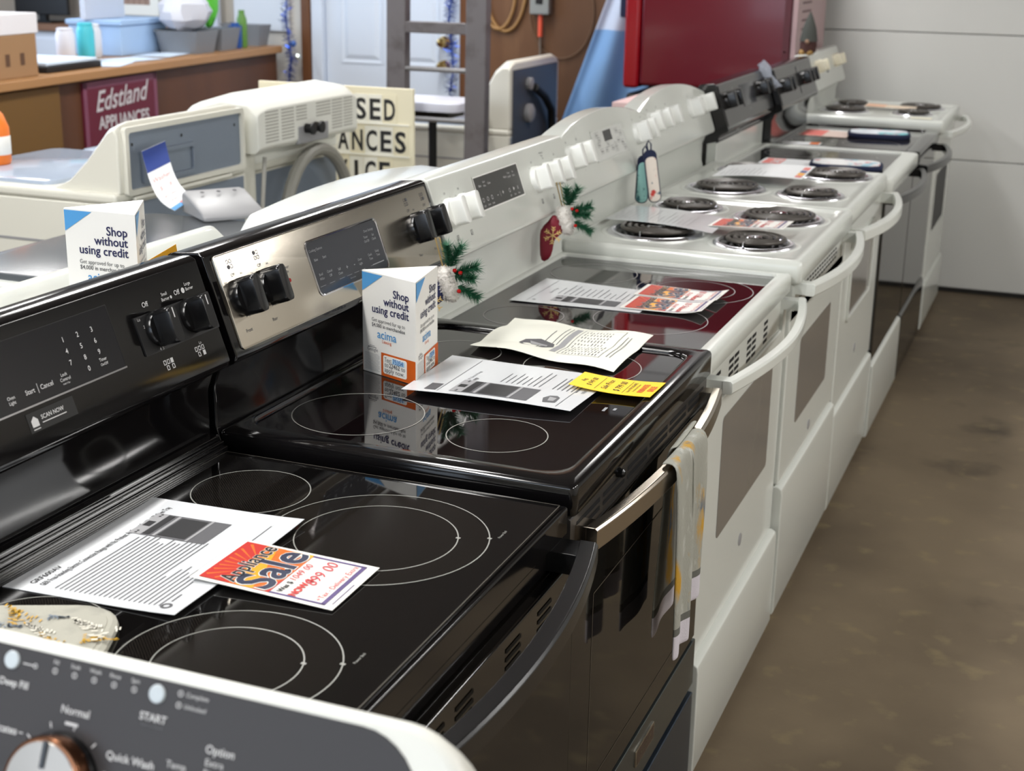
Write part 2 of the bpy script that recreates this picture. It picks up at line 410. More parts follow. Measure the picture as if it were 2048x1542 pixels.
# back wall : plastered part, door, plywood part
DX0, DX1 = -3.50, -2.70
mb = MB(); mb.box(XL, DX0-.14, YB, YB+.12, 0, CEIL); mb.box(DX0-.14, DX1+.12, YB, YB+.12, 2.12, CEIL)
tag(mb.build('wall_back', WALLP), kind='structure')
tag(MB().box(DX1+.12, -1.72, YB-.01, YB+.12, 0, CEIL).build('wall_plywood', PLY), kind='structure')
root = tag(MB().box(DX0, DX1, YB+.02, YB+.06, .01, 2.05).build('door_1', DOORW), kind='structure')
fd = Fr((DX0, YB+.02, 0), (1, 0, 0), (0, 0, 1))
for (u0, u1) in ((.10, .36), (.45, .71)):
    for (v0, v1) in ((.18, .78), (.98, 1.52), (1.64, 1.92)):
        mb = MB(); L = [rr(u0, u1, v0, v1, .004, 2), rr(u0+.02, u1-.02, v0+.02, v1-.02, .004, 2), rr(u0+.045, u1-.045, v0+.045, v1-.045, .004, 2)]
        mb.loft([[fd.pt(u, v, .0) for u, v in L[0]], [fd.pt(u, v, .006) for u, v in L[0]], [fd.pt(u, v, -.004+.005) for u, v in L[1]], [fd.pt(u, v, .009) for u, v in L[2]]])
        mb.build('panel', DOORW, root, smooth=False)
for zz, nm, rad in ((1.115, 'deadbolt', .028), (.985, 'door_knob', .031)):
    mb = MB(); mb.lathe(fd, .745, zz, [(.034, 0), (.034, .008), (.012, .012), (.012, .03), (rad*.8, .035), (rad, .05), (rad*.8, .066), (.004, .07)], 20); mb.build(nm, BRASS, root)
mb = MB(); mb.box(DX0-.075, DX0-.005, YB-.02, YB+.04, 0, 2.12); mb.box(DX1+.005, DX1+.05, YB-.02, YB+.04, 0, 2.12); mb.box(DX0-.075, DX1+.05, YB-.02, YB+.04, 2.055, 2.12)
tag(mb.build('trim_1', DOORW, bevel=.004), kind='structure')
tag(MB().box(DX0-.135, DX0-.08, YB-.03, YB+.03, 0, 2.2).build('trim_2', mat('brown_trim', rgb(104, 66, 36), .5), bevel=.003), kind='structure')
tag(MB().box(DX1+.055, DX1+.115, YB-.03, YB+.03, 0, 2.2).build('trim_3', MATS['brown_trim'], bevel=.003), kind='structure')
# garage door closing the right end of the back wall
gz = [0.02, .66, 1.262, 1.87, 2.47, CEIL]
root = tag(MB().box(-1.715, XR, YB+.03, YB+.1, 0, CEIL).build('wall_garage', WALLW), kind='structure')
for i in range(5):
    mb = MB(); mb.box(-1.71, XR, YB-.03, YB+.03, gz[i]+.002, gz[i+1]-.002)
    mb.build('panel', WALLW, root, bevel=.004)
mb = MB(); mb.box(-1.71, XR, YB-.035, YB+.03, 0, .022); tag(mb.build('trim_4', mat('door_seal', rgb(30, 28, 26), .8)), kind='structure')

# assumed ceiling fixtures, above the view
WHERE = ('washer row near the range end', 'washer with the hanging price tag', 'ladder', 'nearest black range', 'foreground washer', 'near end of the aisle', 'aisle beside the steel range', 'aisle beside the coil ranges', 'service counter', 'red dryer, added to brighten the far end')
for i, (lx, ly) in enumerate(TUBES):
    root = thing('assumed_ceiling_light', (lx, ly, CEIL-.1), 'assumed white fluorescent ceiling fixture above the '+WHERE[i], 'light', 'assumed fluorescent ceiling fixtures')
    MB().prism_y([(lx-.15, CEIL-.05), (lx+.15, CEIL-.05), (lx+.09, CEIL), (lx-.09, CEIL)], ly-.65, ly+.65).build('housing', FIXT, root)
    for s_ in (-.07, .07):
        MB().tube([(lx+s_, ly-.6, CEIL-.075), (lx+s_, ly+.6, CEIL-.075)], .016, 10).build('tube', TUBEGL, root)

# ------------------------------------------------------------------ range parts
def knob(root, fr, u, v, m, r=.028, base=.012, gw=.022, gl=.056, gh=.036, rot=0, mark=None):
    mb = MB(); mb.lathe(fr, u, v, [(r, 0), (r, base*.7), (r*.94, base)], 28)
    k = mb.build('knob', m, root)
    c, s_ = math.cos(rot), math.sin(rot)
    f2 = Fr(fr.pt(u, v, 0), fr.U*c+fr.V*s_, fr.V*c-fr.U*s_)
    mb = MB(); L = []
    for h, sc in ((base*.5, 1.12), (base+.004, 1.0), (gh-.005, .9), (gh-.001, .82), (gh, .7)):
        L.append([f2.pt(a*sc, b, h) for a, b in rr(-gw/2, gw/2, -gl/2*(1 if h < gh-.004 else .97), gl/2*(1 if h < gh-.004 else .97), gw*.3, 3)])
    mb.loft(L); g = mb.build('grip', m, k)
    if mark: MB().rect(f2, -.0012, .0012, gl*.18, gl*.46, gh+.0004).build('pointer', mark, k)
    return k
def bow_handle(parent, y0, y1, zt, th, x_end, bow, m, face=None, wide=.022, brk=.03, n=24, xb=-.005, name='handle', power=1.0, drop=0):
    mb = MB(); L = []
    for i in range(n+1):
        t = i/n; y = y0+(y1-y0)*t; x = x_end+bow*(1-abs(2*t-1)**(2*power)); d = bow*(-2*(2*t-1))*2/(y1-y0)
        hz = th/2; c = zt-hz; a = wide
        L.append([(x-a, y, c-hz), (x-.004, y, c-hz), (x, y, c-hz+.004), (x, y, c+hz-.004), (x-.004, y, c+hz), (x-a, y, c+hz)])
    mb.loft(L)
    for (ya, yb) in ((y0+.002, y0+brk), (y1-brk, y1-.002)):
        mb.box(xb, x_end-wide*.5, ya, yb, zt-th+.001, zt-.001)
        if drop: mb.box(xb, xb+.014, ya, yb, zt-th-drop, zt-th+.002)
    return mb.build(name, m, parent, bevel=.0012)
PX, PZ = -.577, 1.197
def panelfr(y0, xo=0): return Fr((PX+xo, y0, PZ), (0, 1, 0), (-.051, 0, .147))
def backguard(root, y0, y1, H, m, xo=0, arch=None, mb=None):
    def prof(y):
        t = (y-y0)/(y1-y0); dz = arch(t) if arch else 0
        return [(-.64, H-.03), (-.64, 1.183+dz), (-.632, 1.196+dz), (-.585, 1.200+dz), (-.577+(.017*-dz/.05 if arch else 0), 1.196+dz), (-.526, 1.052), (-.528, 1.042), (-.556, 1.028), (-.566, 1.0), (-.566, H+.02), (-.556, H-.01)]
    mb = MB(); ys = [y0+(y1-y0)*i/16 for i in range(17)] if arch else [y0, y1]
    mb.loft([[(x+xo, y, z) for x, z in prof(y)] for y in ys])
    return mb.build('backguard', m, root, bevel=.003)
def ringtop(root, outer, inner, zb, zt, zin, m, ro=.012, ri=.03, lip=.006, name='cooktop_frame'):
    o, i = outer, inner
    def lp(b, r, z, ins): return [(x, y, z) for x, y in rr(b[0]+ins, b[1]-ins, b[2]+ins, b[3]-ins, max(r-ins, .003), 6)]
    mb = MB(); mb.loft([lp(o, ro, zb, .003), lp(o, ro, zb+.003, 0), lp(o, ro, zt-lip, 0), lp(o, ro, zt-lip*.3, lip*.3), lp(o, ro, zt, lip),
                        lp(i, ri, zt, -.006), lp(i, ri, zt-.0015, -.002), lp(i, ri, zin, 0), lp(i, ri, zb+.004, 0)], False, False)
    return mb.build(name, m, root, angle=50)
def glassplate(root, inner, r, zb, zt, m, name='glass_top'):
    return MB().slab(UP, rr(*inner, r, 6), zb, zt).build(name, m, root)
def icon_burner(mb, fr, u, v, s, filled, layout, mi=0, h=.0006, round_=False):
    for k, (a, b) in enumerate(layout):
        cu, cv = u+a*s, v+b*s
        if round_:
            if k == filled: mb.disc(fr, cu, cv, s*.42, h, 14, mi)
            else: mb.ring(fr, cu, cv, s*.3, s*.42, h, 14, mi)
        else:
            if k == filled: mb.rect(fr, cu-s*.38, cu+s*.38, cv-s*.42, cv+s*.42, h, mi)
            else: mb.frame(fr, cu-s*.38, cu+s*.38, cv-s*.42, cv+s*.42, s*.16, h, mi)
def coil_burner(root, x, y, z, R, turns):
    f = Fr((x, y, z), (1, 0, 0), (0, 1, 0))
    pan = MB().lathe(f, 0, 0, [(R*1.02, -.001), (R*1.0, .003), (R*.97, .0052), (R*.93, .0058), (R*.88, .0052), (R*.85, .003), (R*.83, .0005)], 48, cap1=False).build('drip_pan', PANM, root)
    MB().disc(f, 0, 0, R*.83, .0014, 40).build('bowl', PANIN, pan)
    r0, r1 = R*.22, R*.80; n = int(turns*36); P = []
    for i in range(n+1):
        t = i/n; a = 2*PI*turns*t+.6; r = r0+(r1-r0)*t
        P.append(f.pt(r*math.cos(a), r*math.sin(a), .013))
    P += [f.pt(r1*math.cos(a+.12)+.0, r1*math.sin(a+.12), .011), f.pt(r1*1.05*math.cos(a+.3), r1*1.05*math.sin(a+.3), .004)]
    sp = (r1-r0)/turns
    MB().tube(P, sp*.34, 8, flat=.9).build('coil', COILM, pan)
    mb = MB(); mb.lathe(f, 0, 0, [(R*.2, .008), (R*.2, .015), (R*.17, .0175), (R*.07, .0165), (R*.05, .013)], 24)
    for k in range(3):
        a = 2*PI*k/3+.4; d = Vec((math.cos(a), math.sin(a))); q = Vec((-d.y, d.x))*.0015
        P = [(R*.18*d.x+q.x, R*.18*d.y+q.y), (r1*1.02*d.x+q.x, r1*1.02*d.y+q.y), (r1*1.02*d.x-q.x, r1*1.02*d.y-q.y), (R*.18*d.x-q.x, R*.18*d.y-q.y)]
        mb.loft([[f.pt(a_, b_, .003) for a_, b_ in P], [f.pt(a_, b_, .0165) for a_, b_ in P]])
    mb.build('medallion', CHROME, pan)
    return pan
def range_root(y0, y1, label):
    return thing('electric_range', (-.3, (y0+y1)/2, 0), label, 'range', 'electric ranges in the row')
def body(root, y0, y1, H, m, xf=-.03):
    MB().box(-.63, xf, y0+.004, y1-.004, .03, H-.035).build('body', m, root, bevel=.003)
    mb = MB()
    for x in (-.58, -.10):
        for y in (y0+.06, y1-.06): mb.lathe(UP, x, y, [(.018, 0), (.018, .008), (.009, .01), (.009, .04)], 12)
    mb.build('foot', BLACKP, root)
def drawer(root, y0, y1, xf, z0, z1, m, lip=True):
    mb = MB(); prof = [(-.03, z0), (xf-.004, z0), (xf, z0+.01), (xf, z1-.02), (xf-.002, z1-.006), (xf-.012, z1), (-.03, z1)]
    mb.prism_y(prof, y0, y1); return mb.build('drawer', m, root, bevel=.003)
def door(root, y0, y1, xf, z0, z1, m, win=None, wm=None, rim=None):
    d = MB().box(-.028, xf, y0, y1, z0, z1).build('door', m, root, bevel=.005)
    if win:
        f = Fr((xf, 0, 0), (0, 1, 0), (0, 0, 1))
        MB().slab(f, rr(win[0], win[1], win[2], win[3], .012, 4), -.002, .0012).build('window', wm, d)
        if rim:
            lo = [rr(win[0]-.014, win[1]+.014, win[2]-.014, win[3]+.014, .02, 4), rr(win[0], win[1], win[2], win[3], .012, 4)]
            MB().loft([[f.pt(u, v, 0) for u, v in lo[0]], [f.pt(u, v, .007) for u, v in lo[0]], [f.pt(u, v, .007) for u, v in lo[1]], [f.pt(u, v, 0) for u, v in lo[1]]], False, False).build('window_frame', rim, d, bevel=.002)
    return d

# ================================================================== range 1 : black, nearest
y0, y1 = -.768, -.014
R1 = range_root(y0, y1, 'nearest black range with dotted double-ring glass top and number keypad, a sale card on it')
body(R1, y0, y1, .914, BLACK)
backguard(R1, y0, y1, .9, BLACK)
# ridged riser behind the glass
mb = MB()
for k, (xa, xb, zz) in enumerate(((-.563, -.548, .934), (-.548, -.540, .926), (-.540, -.534, .919))): mb.box(xa, xb, y0+.004, y1-.004, .88, zz)
mb.build('rear_trim', BLACK, R1, bevel=.002)
MB().box(-.56, .0, y0+.001, y1-.001, .868, .9095).build('cooktop_frame', BLACK, R1, bevel=.005, seg=3)
glassplate(R1, (-.534, -.006, y0+.010, y1-.010), .008, .905, .9125, GLASS)
mb = MB(); f = flatfr(.9125); mb.frame(f, -.532, -.008, y0+.012, y1-.012, .0015, .0004); mb.build('glass_edge', mat('edge_glint', rgb(120, 116, 108), .2, .6), R1)
for (cx, cy, rs) in ((-.414, -.150, (.081,)), (-.186, -.2215, (.144, .104)), (-.178, -.580, (.121, .080)), (-.414, -.60, (.081,))):
    z = MB().disc(f, cx, cy, rs[0]-.002, .0003, 48).build('burner_zone', DOTS, R1)
    mb = MB()
    for r in rs: mb.ring(f, cx, cy, r-.0008, r+.0008, .0006, 72)
    if len(rs) > 1:
        for r in rs: mb.rect(f, cx+r*.93-.003, cx+r*.93+.003, cy+r*.366-.002, cy+r*.366+.002, .0008, 0)
        mb.text(f, 'Power Boil', cx+rs[0]*.93+.012, cy+rs[0]*.366+.006, .0055, 'l', rot=PI/2, h=.0008)
    mb.build('burner_ring', RINGM, z)
pf = panelfr(0)
wn = MB(); wn.slab(pf, rr(-.62, -.236, -.104, -.021, .003, 2), -.001, .0012); dsp = wn.build('display', DISP, R1)
mb = MB(); mb.line(pf, -.62, -.1055, -.235, -.1055, .0022, .0016); mb.line(pf, -.236, -.021, -.236, -.104, .0012, .0014, 1); mb.line(pf, -.62, -.0205, -.236, -.0205, .0012, .0014, 1)
mb.build('display_bezel', [CHROME, BLACKP], dsp)
mb = MB()
for s_, u, v in (('1', -.333, .047), ('2', -.305, .047), ('3', -.277, .047), ('4', -.333, .062), ('5', -.305, .062), ('6', -.277, .062), ('7', -.333, .077), ('8', -.305, .077), ('9', -.277, .077), ('0', -.305, .092)):
    mb.text(pf, s_, u, -v, .0095, bold=.01, h=.0018)
for s_, u, v, sz in (('Timer', -.275, .0865, .006), ('On/Off', -.275, .0925, .005), ('Lock', -.352, .086, .006), ('Control', -.352, .092, .006), ('Hold 3 Sec', -.352, .0965, .003), ('Cancel', -.386, .091, .0085), ('Start', -.416, .091, .0085), ('Oven', -.449, .089, .006), ('Light', -.449, .095, .006), ('Bake', -.48, .095, .006)):
    mb.text(pf, s_, u, -v, sz, h=.0018, bold=.008)
mb.line(pf, -.402, -.082, -.402, -.094, .0008, .0018)
for s_, u, v, sz in (('Off', -.158, .041, .010), ('Small', -.112, .035, .0065), ('Burner', -.112, .042, .0065), ('Off', -.0835, .040, .010), ('Large', -.055, .032, .0065), ('Burner', -.053, .039, .0065)):
    mb.text(pf, s_, u, -v, sz, h=.0008, bold=.008)
mb.disc(pf, -.099, -.040, .0022, .0008, 14); mb.disc(pf, -.069, -.037, .0040, .0008, 16)
for k, s_ in enumerate(('Lo', '2', '3', '4', '5')): mb.text(pf, s_, -.184+.006*k+(.006 if k > 2 else 0), -(.056+.0115*min(k, 3)+(.0125 if k > 2 else 0)), .006, h=.0032)
icon_burner(mb, pf, -.150, -.129, .008, 2, ((-1, 1), (0, 1), (1, 1), (-.5, 0), (1, 0)))
icon_burner(mb, pf, -.075, -.129, .008, 4, ((-1, 1), (0, 1), (1, 1), (-.5, 0), (1, 0)))
mb.text(pf, 'Lo', -.07, -.116, .006, h=.0008)
mb.build('lettering', INKW, R1)
lb = MB().rect(pf, -.436, -.350, -.136, -.112, .0008).build('scan_label', mat('label_black', rgb(22, 22, 23), .3), R1)
mb = MB(); mb.text(pf, 'SCAN NOW', -.392, -.124, .0075, h=.0012, bold=.015); mb.line(pf, -.413, -.128, -.369, -.128, .0012, .0012)
mb.flat(pf, [(-.431, -.130), (-.431, -.122), (-.425, -.117), (-.419, -.122), (-.419, -.130)], .0012); mb.line(pf, -.431, -.133, -.419, -.133, .0012, .0012)
mb.build('lettering', INKW, lb)
MB().slab(pf, rr(-.192, -.016, -.104, -.050, .002, 2), -.001, .0025).build('knob_plate', BLACKM, R1)
pk = Fr(pf.pt(0, 0, .0025), pf.U, pf.V)
for u in (-.152, -.072): knob(R1, pk, u, -.074, BLACKP, .024, .008, .022, .05, .034, mark=INKW)
d = door(R1, y0+.004, y1-.004, .012, .30, .835, OVENGLASS)
bow_handle(d, y0+.02, y1-.02, .872, .032, .05, .045, BLACKP, wide=.026, brk=.05, xb=-.02)
mb = MB(); mb.box(-.03, -.006, y0+.004, y1-.004, .838, .866); mb.build('vent_panel', BLACK, R1, bevel=.002)
fv = Fr((.0125, 0, 0), (0, 1, 0), (0, 0, 1))
for g0 in (-.70, -.62, -.50, -.42, -.27, -.16):
    mb = MB()
    for k in range(5): mb.rect(fv, g0, g0+.05, .812-.012*k, .818-.012*k, .0004)
    mb.build('vent_slot', HOLE, d)
drawer(R1, y0+.004, y1-.004, .012, .04, .29, BLACK)

# ================================================================== range 2 : stainless
y0, y1 = .002, .762
R2 = range_root(y0, y1, 'range with a brushed steel control panel and black glass top under a display box')
body(R2, y0, y1, .92, BLACK)
backguard(R2, y0, y1, .915, BLACK)
pf = panelfr(0)
pl = MB().slab(pf, rr(.020, .745, -.150, -.006, .006, 4), -.002, .0035, .001).build('control_panel', STEEL, R2)
pk = Fr(pf.pt(0, 0, .0035), pf.U, pf.V)
MB().loft([[pk.pt(u, v, h) for u, v in rr(*b, .012, 5)] for b, h in (((.268, .520, -.124, -.030), 0), ((.268, .520, -.124, -.030), .0015), ((.270, .518, -.122, -.032), .0018), ((.2715, .5165, -.1205, -.0335), .0004))], False, False).build('display_bezel', CHROME, pl)
ds = MB().slab(pk, rr(.2715, .5165, -.1205, -.0335, .011, 5), -.001, .0008).build('display', DISPG, pl)
mb = MB()
def two(a, b, u, v, sz=.0062):
    mb.text(pk, a, u, -v, sz, h=.0012, bold=.006)
    if b: mb.text(pk, b, u, -v-sz*1.15, sz, h=.0012, bold=.006)
mb.text(pk, 'Cooking Options', .296, -.050, .0062, h=.0012); mb.text(pk, 'Oven Settings', .483, -.050, .0062, h=.0012)
for a, b, u, v in (('Bake', None, .288, .066), ('Start', None, .316, .066), ('Broil', 'Hi/Lo', .289, .091), ('Cancel', 'Off', .318, .091), ('Self', 'Clean', .350, .094), ('Oven', 'Light', .424, .092), ('Cook', 'Time', .463, .091), ('Delay', 'Time', .491, .089), ('Timer', 'On/Off', .467, .060), ('Set', 'Clock', .494, .060)): two(a, b, u, v)
mb.text(pk, '+', .376, -.098, .012, h=.0012, bold=.01); mb.text(pk, '-', .402, -.098, .014, h=.0012, bold=.01)
for u in (.285, .316, .350, .376, .402, .424, .463, .491): mb.line(pk, u-.009, -.108, u+.009, -.108, .0005, .0011)
mb.text(pk, 'Add a minute', .385, -.115, .0035, h=.0012); mb.line(pk, .462, -.1075, .505, -.1075, .0016, .0012)
mb.build('lettering', INKWD, ds)
mb = MB()
sq4 = ((-.5, .5), (.5, .5), (-.5, -.5), (.5, -.5))
for u, fl in ((.054, 2), (.128, 0), (.652, 1), (.722, 3)):
    icon_burner(mb, pk, u, -.024, .008, fl, sq4, round_=True)
    mb.text(pk, 'Off', u, -.043, .0075); mb.text(pk, 'Lo', u-.024, -.050, .006); mb.text(pk, 'Hi', u+.022, -.044, .006)
    mb.text(pk, '4 - 5', u+.004, -.107, .006)
for s_, u in (('Front', .050), ('Rear', .124), ('Rear', .65), ('Front', .72)): mb.text(pk, s_, u, -.128, .0075)
mb.text(pk, 'Burner', .196, -.060, .007); mb.text(pk, 'On', .196, -.067, .007)
mb.build('lettering', INKG, pl)
MB().lathe(pk, .196, -.079, [(.0035, 0), (.003, .0015)], 14).build('indicator_light', mat('red_lens', rgb(150, 20, 20), .2), pl)
for u in (.054, .128, .652, .722): knob(R2, pk, u, -.076, BLACKP, .027, .014, .026, .058, .038)
ringtop(R2, (-.565, .004, y0, y1), (-.545, -.030, y0+.045, y1-.040), .885, .932, .925, BLACK, .012, .04, .007)
glassplate(R2, (-.5455, -.0295, y0+.0445, y1-.0395), .04, .915, .9252, GLASS2)
f = flatfr(.9252)
for (cx, cy, r) in ((-.182, .172, .077), (-.420, .178, .104), (-.185, .575, .104), (-.42, .57, .077)):
    MB().ring(f, cx, cy, r-.0009, r+.0009, .0005, 64).build('burner_ring', RINGM, R2)
mb = MB(); mb.rect(f, -.075, -.07, .35, .37, .0005); mb.rect(f, -.06, -.055, .36, .372, .0005); mb.build('hot_surface_mark', INKWD, R2)
vp = MB().prism_y([(-.03, .835), (-.004, .835), (-.004, .878), (-.012, .884), (-.03, .884)], y0+.004, y1-.004).build('vent_panel', mat('satin_steel', rgb(120, 116, 112), .3, .8), R2)
fv = Fr((-.004, 0, 0), (0, 1, 0), (0, 0, 1))
for g0 in (.03, .15, .27, .39, .51, .63):
    mb = MB()
    for k in (0, 1): mb.rect(fv, g0, g0+.105, .848+.013*k, .855+.013*k, .0005)
    mb.build('vent_slot', HOLE, vp)
mb = MB(); mb.lathe(Fr((-.004, .215, .878), (0, 1, 0), (0, 0, 1)), 0, 0, [(.007, 0), (.007, .010), (.004, .013)], 14); mb.build('latch', BLACKP, R2)
d = door(R2, y0+.004, y1-.004, .002, .352, .838, OVENGLASS)
MB().frame(Fr((.002, 0, 0), (0, 1, 0), (0, 0, 1)), .10, .68, .40, .73, .002, .0005).build('window_line', mat('faint_line', rgb(70, 64, 56), .4), d)
bow_handle(d, y0+.022, y1-.02, .866, .036, .030, .030, STEELH, wide=.018, brk=.035)
dp = MB().box(-.028, .004, y0+.004, y1-.004, .25, .348).build('lower_panel', DARKSTEEL, R2, bevel=.002)
fp = Fr((.004, 0, 0), (0, 1, 0), (0, 0, 1))
MB().slab(fp, rr(.36, .47, .288, .322, .003, 3), 0, .003, .001).build('badge', STEEL, dp)
mb = MB(); mb.rect(fp, .365, .465, .292, .318, .0032, 1); mb.text(fp, 'FRIGIDAIRE', .415, .301, .014, h=.0036, maxw=.09, mi=0); mb.build('badge_lettering', [STEEL, mat('badge_brown', rgb(64, 50, 42), .4)], dp)
MB().box(-.028, -.01, y0+.03, y1-.03, .22, .25).build('drawer_gap', HOLE, R2)
MB().box(-.028, .005, y0+.004, y1-.004, .035, .232).build('drawer', BLUESTEEL, R2, bevel=.003)

# ================================================================== range 3 : white, glass top
y0, y1 = .771, 1.529
R3 = range_root(y0, y1, 'white range with a black mirror glass top and two sale cards lying on it')
body(R3, y0, y1, .915, WHITE)
backguard(R3, y0, y1, .905, WHITE)
pf = panelfr(0)
ds = MB().slab(pf, rr(.972, 1.212, -.093, -.025, .002, 2), -.001, .0012).build('display', mat('display_charcoal', rgb(58, 58, 56), .3), R3)
MB().frame(pf, .969, 1.215, -.096, -.022, .003, .0014).build('display_rim', mat('bright_white', rgb(240, 240, 236), .3), ds)
mb = MB()
for s_, u, v, z_ in (('Bake', .994, .046, .007), ('Broil', 1.018, .040, .006), ('Hi/Lo', 1.018, .048, .006), ('Clean', 1.042, .046, .007), ('Warm', 1.132, .046, .007), ('Timer', 1.155, .040, .006), ('On/Off', 1.155, .048, .006), ('Set', 1.180, .040, .006), ('Clock', 1.180, .048, .006),
                     ('Light', .992, .088, .006), ('Steam', 1.015, .088, .006), ('Lock', 1.038, .088, .006), ('Off', 1.137, .088, .006), ('Start', 1.162, .088, .006), ('Stop', 1.184, .088, .006)):
    mb.text(pf, s_, u, -v, z_, h=.0018)
for u in (.992, 1.015, 1.038, 1.137): mb.ring(pf, u, -.074, .0035, .0046, .0018, 14)
mb.flat(pf, [(1.158, -.078), (1.158, -.069), (1.166, -.0735)], .0018); mb.text(pf, 'X', 1.184, -.078, .011, h=.0018)
mb.text(pf, '-', 1.07, -.078, .016, h=.0018, bold=.01); mb.text(pf, '+', 1.10, -.078, .016, h=.0018, bold=.01); mb.line(pf, 1.085, -.068, 1.085, -.08, .0006, .0018)
mb.build('lettering', INKW, ds)
mb = MB()
for u in (.825, .892, 1.30, 1.375, 1.447):
    mb.text(pf, 'Off', u, -.036, .0065); mb.text(pf, 'Lo', u-.02, -.046, .005); mb.text(pf, 'Hi', u+.02, -.046, .005)
    icon_burner(mb, pf, u+.003, -.125, .006, 2, ((-.5, .5), (.5, .5), (-.5, -.5), (.5, -.5)))
mb.text(pf, 'Warming', 1.372, -.022, .006); mb.text(pf, 'Zone', 1.372, -.029, .006)
mb.build('lettering', INKG, R3)
WK = mat('white_knob', rgb(238, 240, 236), .3)
for u in (.825, .892, 1.30, 1.375, 1.447): knob(R3, pf, u, -.074, WK, .030, .012, .026, .056, .038)
ringtop(R3, (-.578, .0, y0, y1), (-.552, -.032, y0+.028, y1-.022), .876, .919, .911, WHITE, .010, .012, .008)
glassplate(R3, (-.5525, -.0315, y0+.0275, y1-.0215), .012, .90, .9115, GLASS3)
f = flatfr(.9115)
for (cx, cy, rs) in ((-.43, .92, (.082,)), (-.185, 1.0, (.116,)), (-.17, 1.295, (.128, .088)), (-.425, 1.355, (.10,))):
    mb = MB()
    for r in rs: mb.ring(f, cx, cy, r-.0009, r+.0009, .0005, 64)
    mb.build('burner_ring', mat('grey_ring', rgb(150, 146, 146), .3), R3)
vp = MB().prism_y([(-.03, .79), (-.012, .79), (-.012, .866), (-.018, .872), (-.03, .872)], y0+.004, y1-.004).build('vent_panel', WHITE, R3)
fv = Fr((-.012, 0, 0), (0, 1, 0), (0, 0, 1))
for g0, n in ((.865, 1), (.975, 2), (1.135, 2), (1.30, 1)):
    mb = MB()
    for c in range(n):
        for k in range(4): mb.rect(fv, g0+.047*c, g0+.04+.047*c, .803+.014*k, .811+.014*k, .0004)
    mb.build('vent_slot', HOLE, vp)
d = door(R3, y0+.003, y1-.003, -.006, .283, .795, WHITE, (.925, 1.40, .488, .748), GREYGLASS)
bow_handle(d, y0+.012, y1-.015, .868, .026, .040, .045, WHITE, wide=.020, brk=.035, xb=-.018, power=.9, drop=.055)
MB().lathe(Fr((-.006, 1.165, .395), (0, 1, 0), (0, 0, 1)), 0, 0, [(.014, 0), (.014, .0015), (.012, .002)], 24).build('logo_badge', GREYP, d)
drawer(R3, y0+.003, y1-.003, .010, .03, .282, WHITE)

# ================================================================== ranges 4, 5 and 8 : white coil ranges
def coil_range(y0, y1, H, label, xo, archf, burners, xf=.02, panel=True):
    R = range_root(y0, y1, label)
    body(R, y0, y1, H, WHITE)
    backguard(R, y0, y1, H-.02, WHITE, xo, archf)
    def lp(ins, z, r): return [(x, y, z) for x, y in rr(-.575+ins*.5, xf-ins, y0+ins, y1-ins, r, 5)]
    mb = MB(); mb.loft([lp(.006, H-.055, .01), lp(0, H-.05, .012), lp(0, H-.012, .014), lp(.004, H-.003, .014), lp(.012, H, .016), lp(.024, H, .02), lp(.032, H-.005, .02), lp(.05, H-.006, .02)])
    mb.build('cooktop', WHITE, R, angle=60)
    for (x, y, r, t) in burners:
        coil_burner(R, x, y, H-.005, r, t)
        MB().lathe(Fr((x, y, H-.006), (1, 0, 0), (0, 1, 0)), 0, 0, [(r*1.16, 0), (r*1.13, .0016), (r*1.08, .0022), (r*1.03, .0012), (r*1.0, 0)], 40, cap1=False).build('saucer_rim', WHITE, R)
    return R
y0, y1 = 1.536, 2.292
H4 = .945
arch4 = lambda t: -.022+.046*(1-(2*t-1)**2)
R4 = coil_range(y0, y1, H4, 'white coil range beside the white glass-top range, small square clock on its arched panel', -.022, arch4, ((-.398, 1.765, .122, 4.2), (-.135, 1.727, .100, 3.3), (-.415, 2.150, .098, 3.3), (-.150, 2.095, .122, 4.2)))
pf = panelfr(0, -.022)
dp = MB(); dp.slab(pf, rr(1.79, 2.05, -.100, -.022, .006, 3), -.001, .001); ct = dp.build('control_inset', mat('inset_white', rgb(216, 218, 214), .35), R4)
mb = MB(); mb.frame(pf, 1.787, 2.053, -.103, -.019, .004, .002); mb.build('inset_rim', WHITE, ct, bevel=.0)
MB().rect(pf, 1.882, 1.945, -.056, -.028, .0016).build('display', DISP, ct)
mb = MB()
for s_, u, v in (('Bake', 1.83, .036), ('Broil', 1.84, .05), ('Clock', 1.83, .062), ('Timer', 1.84, .08), ('On', 1.88, .08), ('Off', 1.90, .068), ('Start', 1.93, .08), ('Clean', 1.99, .04), ('Time', 2.02, .05), ('Cook', 1.99, .066), ('Delay', 2.02, .075), ('Hi', 1.96, .075), ('Lo', 1.96, .086), ('Oven', 2.03, .09)): mb.text(pf, s_, u, -v, .0075, h=.0016, bold=.01); mb.frame(pf, u-.011, u+.011, -v-.004, -v+.009, .0006, .0015)
for u in (1.60, 1.678, 2.15, 2.228):
    mb.text(pf, 'Off', u, -.028, .007); mb.text(pf, '5', u+.006, -.108, .006)
mb.build('lettering', INKG, R4)
for u in (1.60, 1.678, 2.16, 2.235): knob(R4, pf, u, -.066, WK, .030, .012, .028, .058, .04)
vp = MB().prism_y([(-.03, .80), (.002, .80), (.002, .885), (-.006, .892), (-.03, .892)], y0+.004, y1-.004).build('vent_panel', WHITE, R4)
fv = Fr((.002, 0, 0), (0, 1, 0), (0, 0, 1))
for r in range(4):
    mb = MB()
    for c in range(16): mb.rect(fv, 1.62+.034*c+.008*(r % 2), 1.645+.034*c+.008*(r % 2), .836+.012*r, .842+.012*r, .0004)
    mb.build('vent_slot', HOLE, vp)
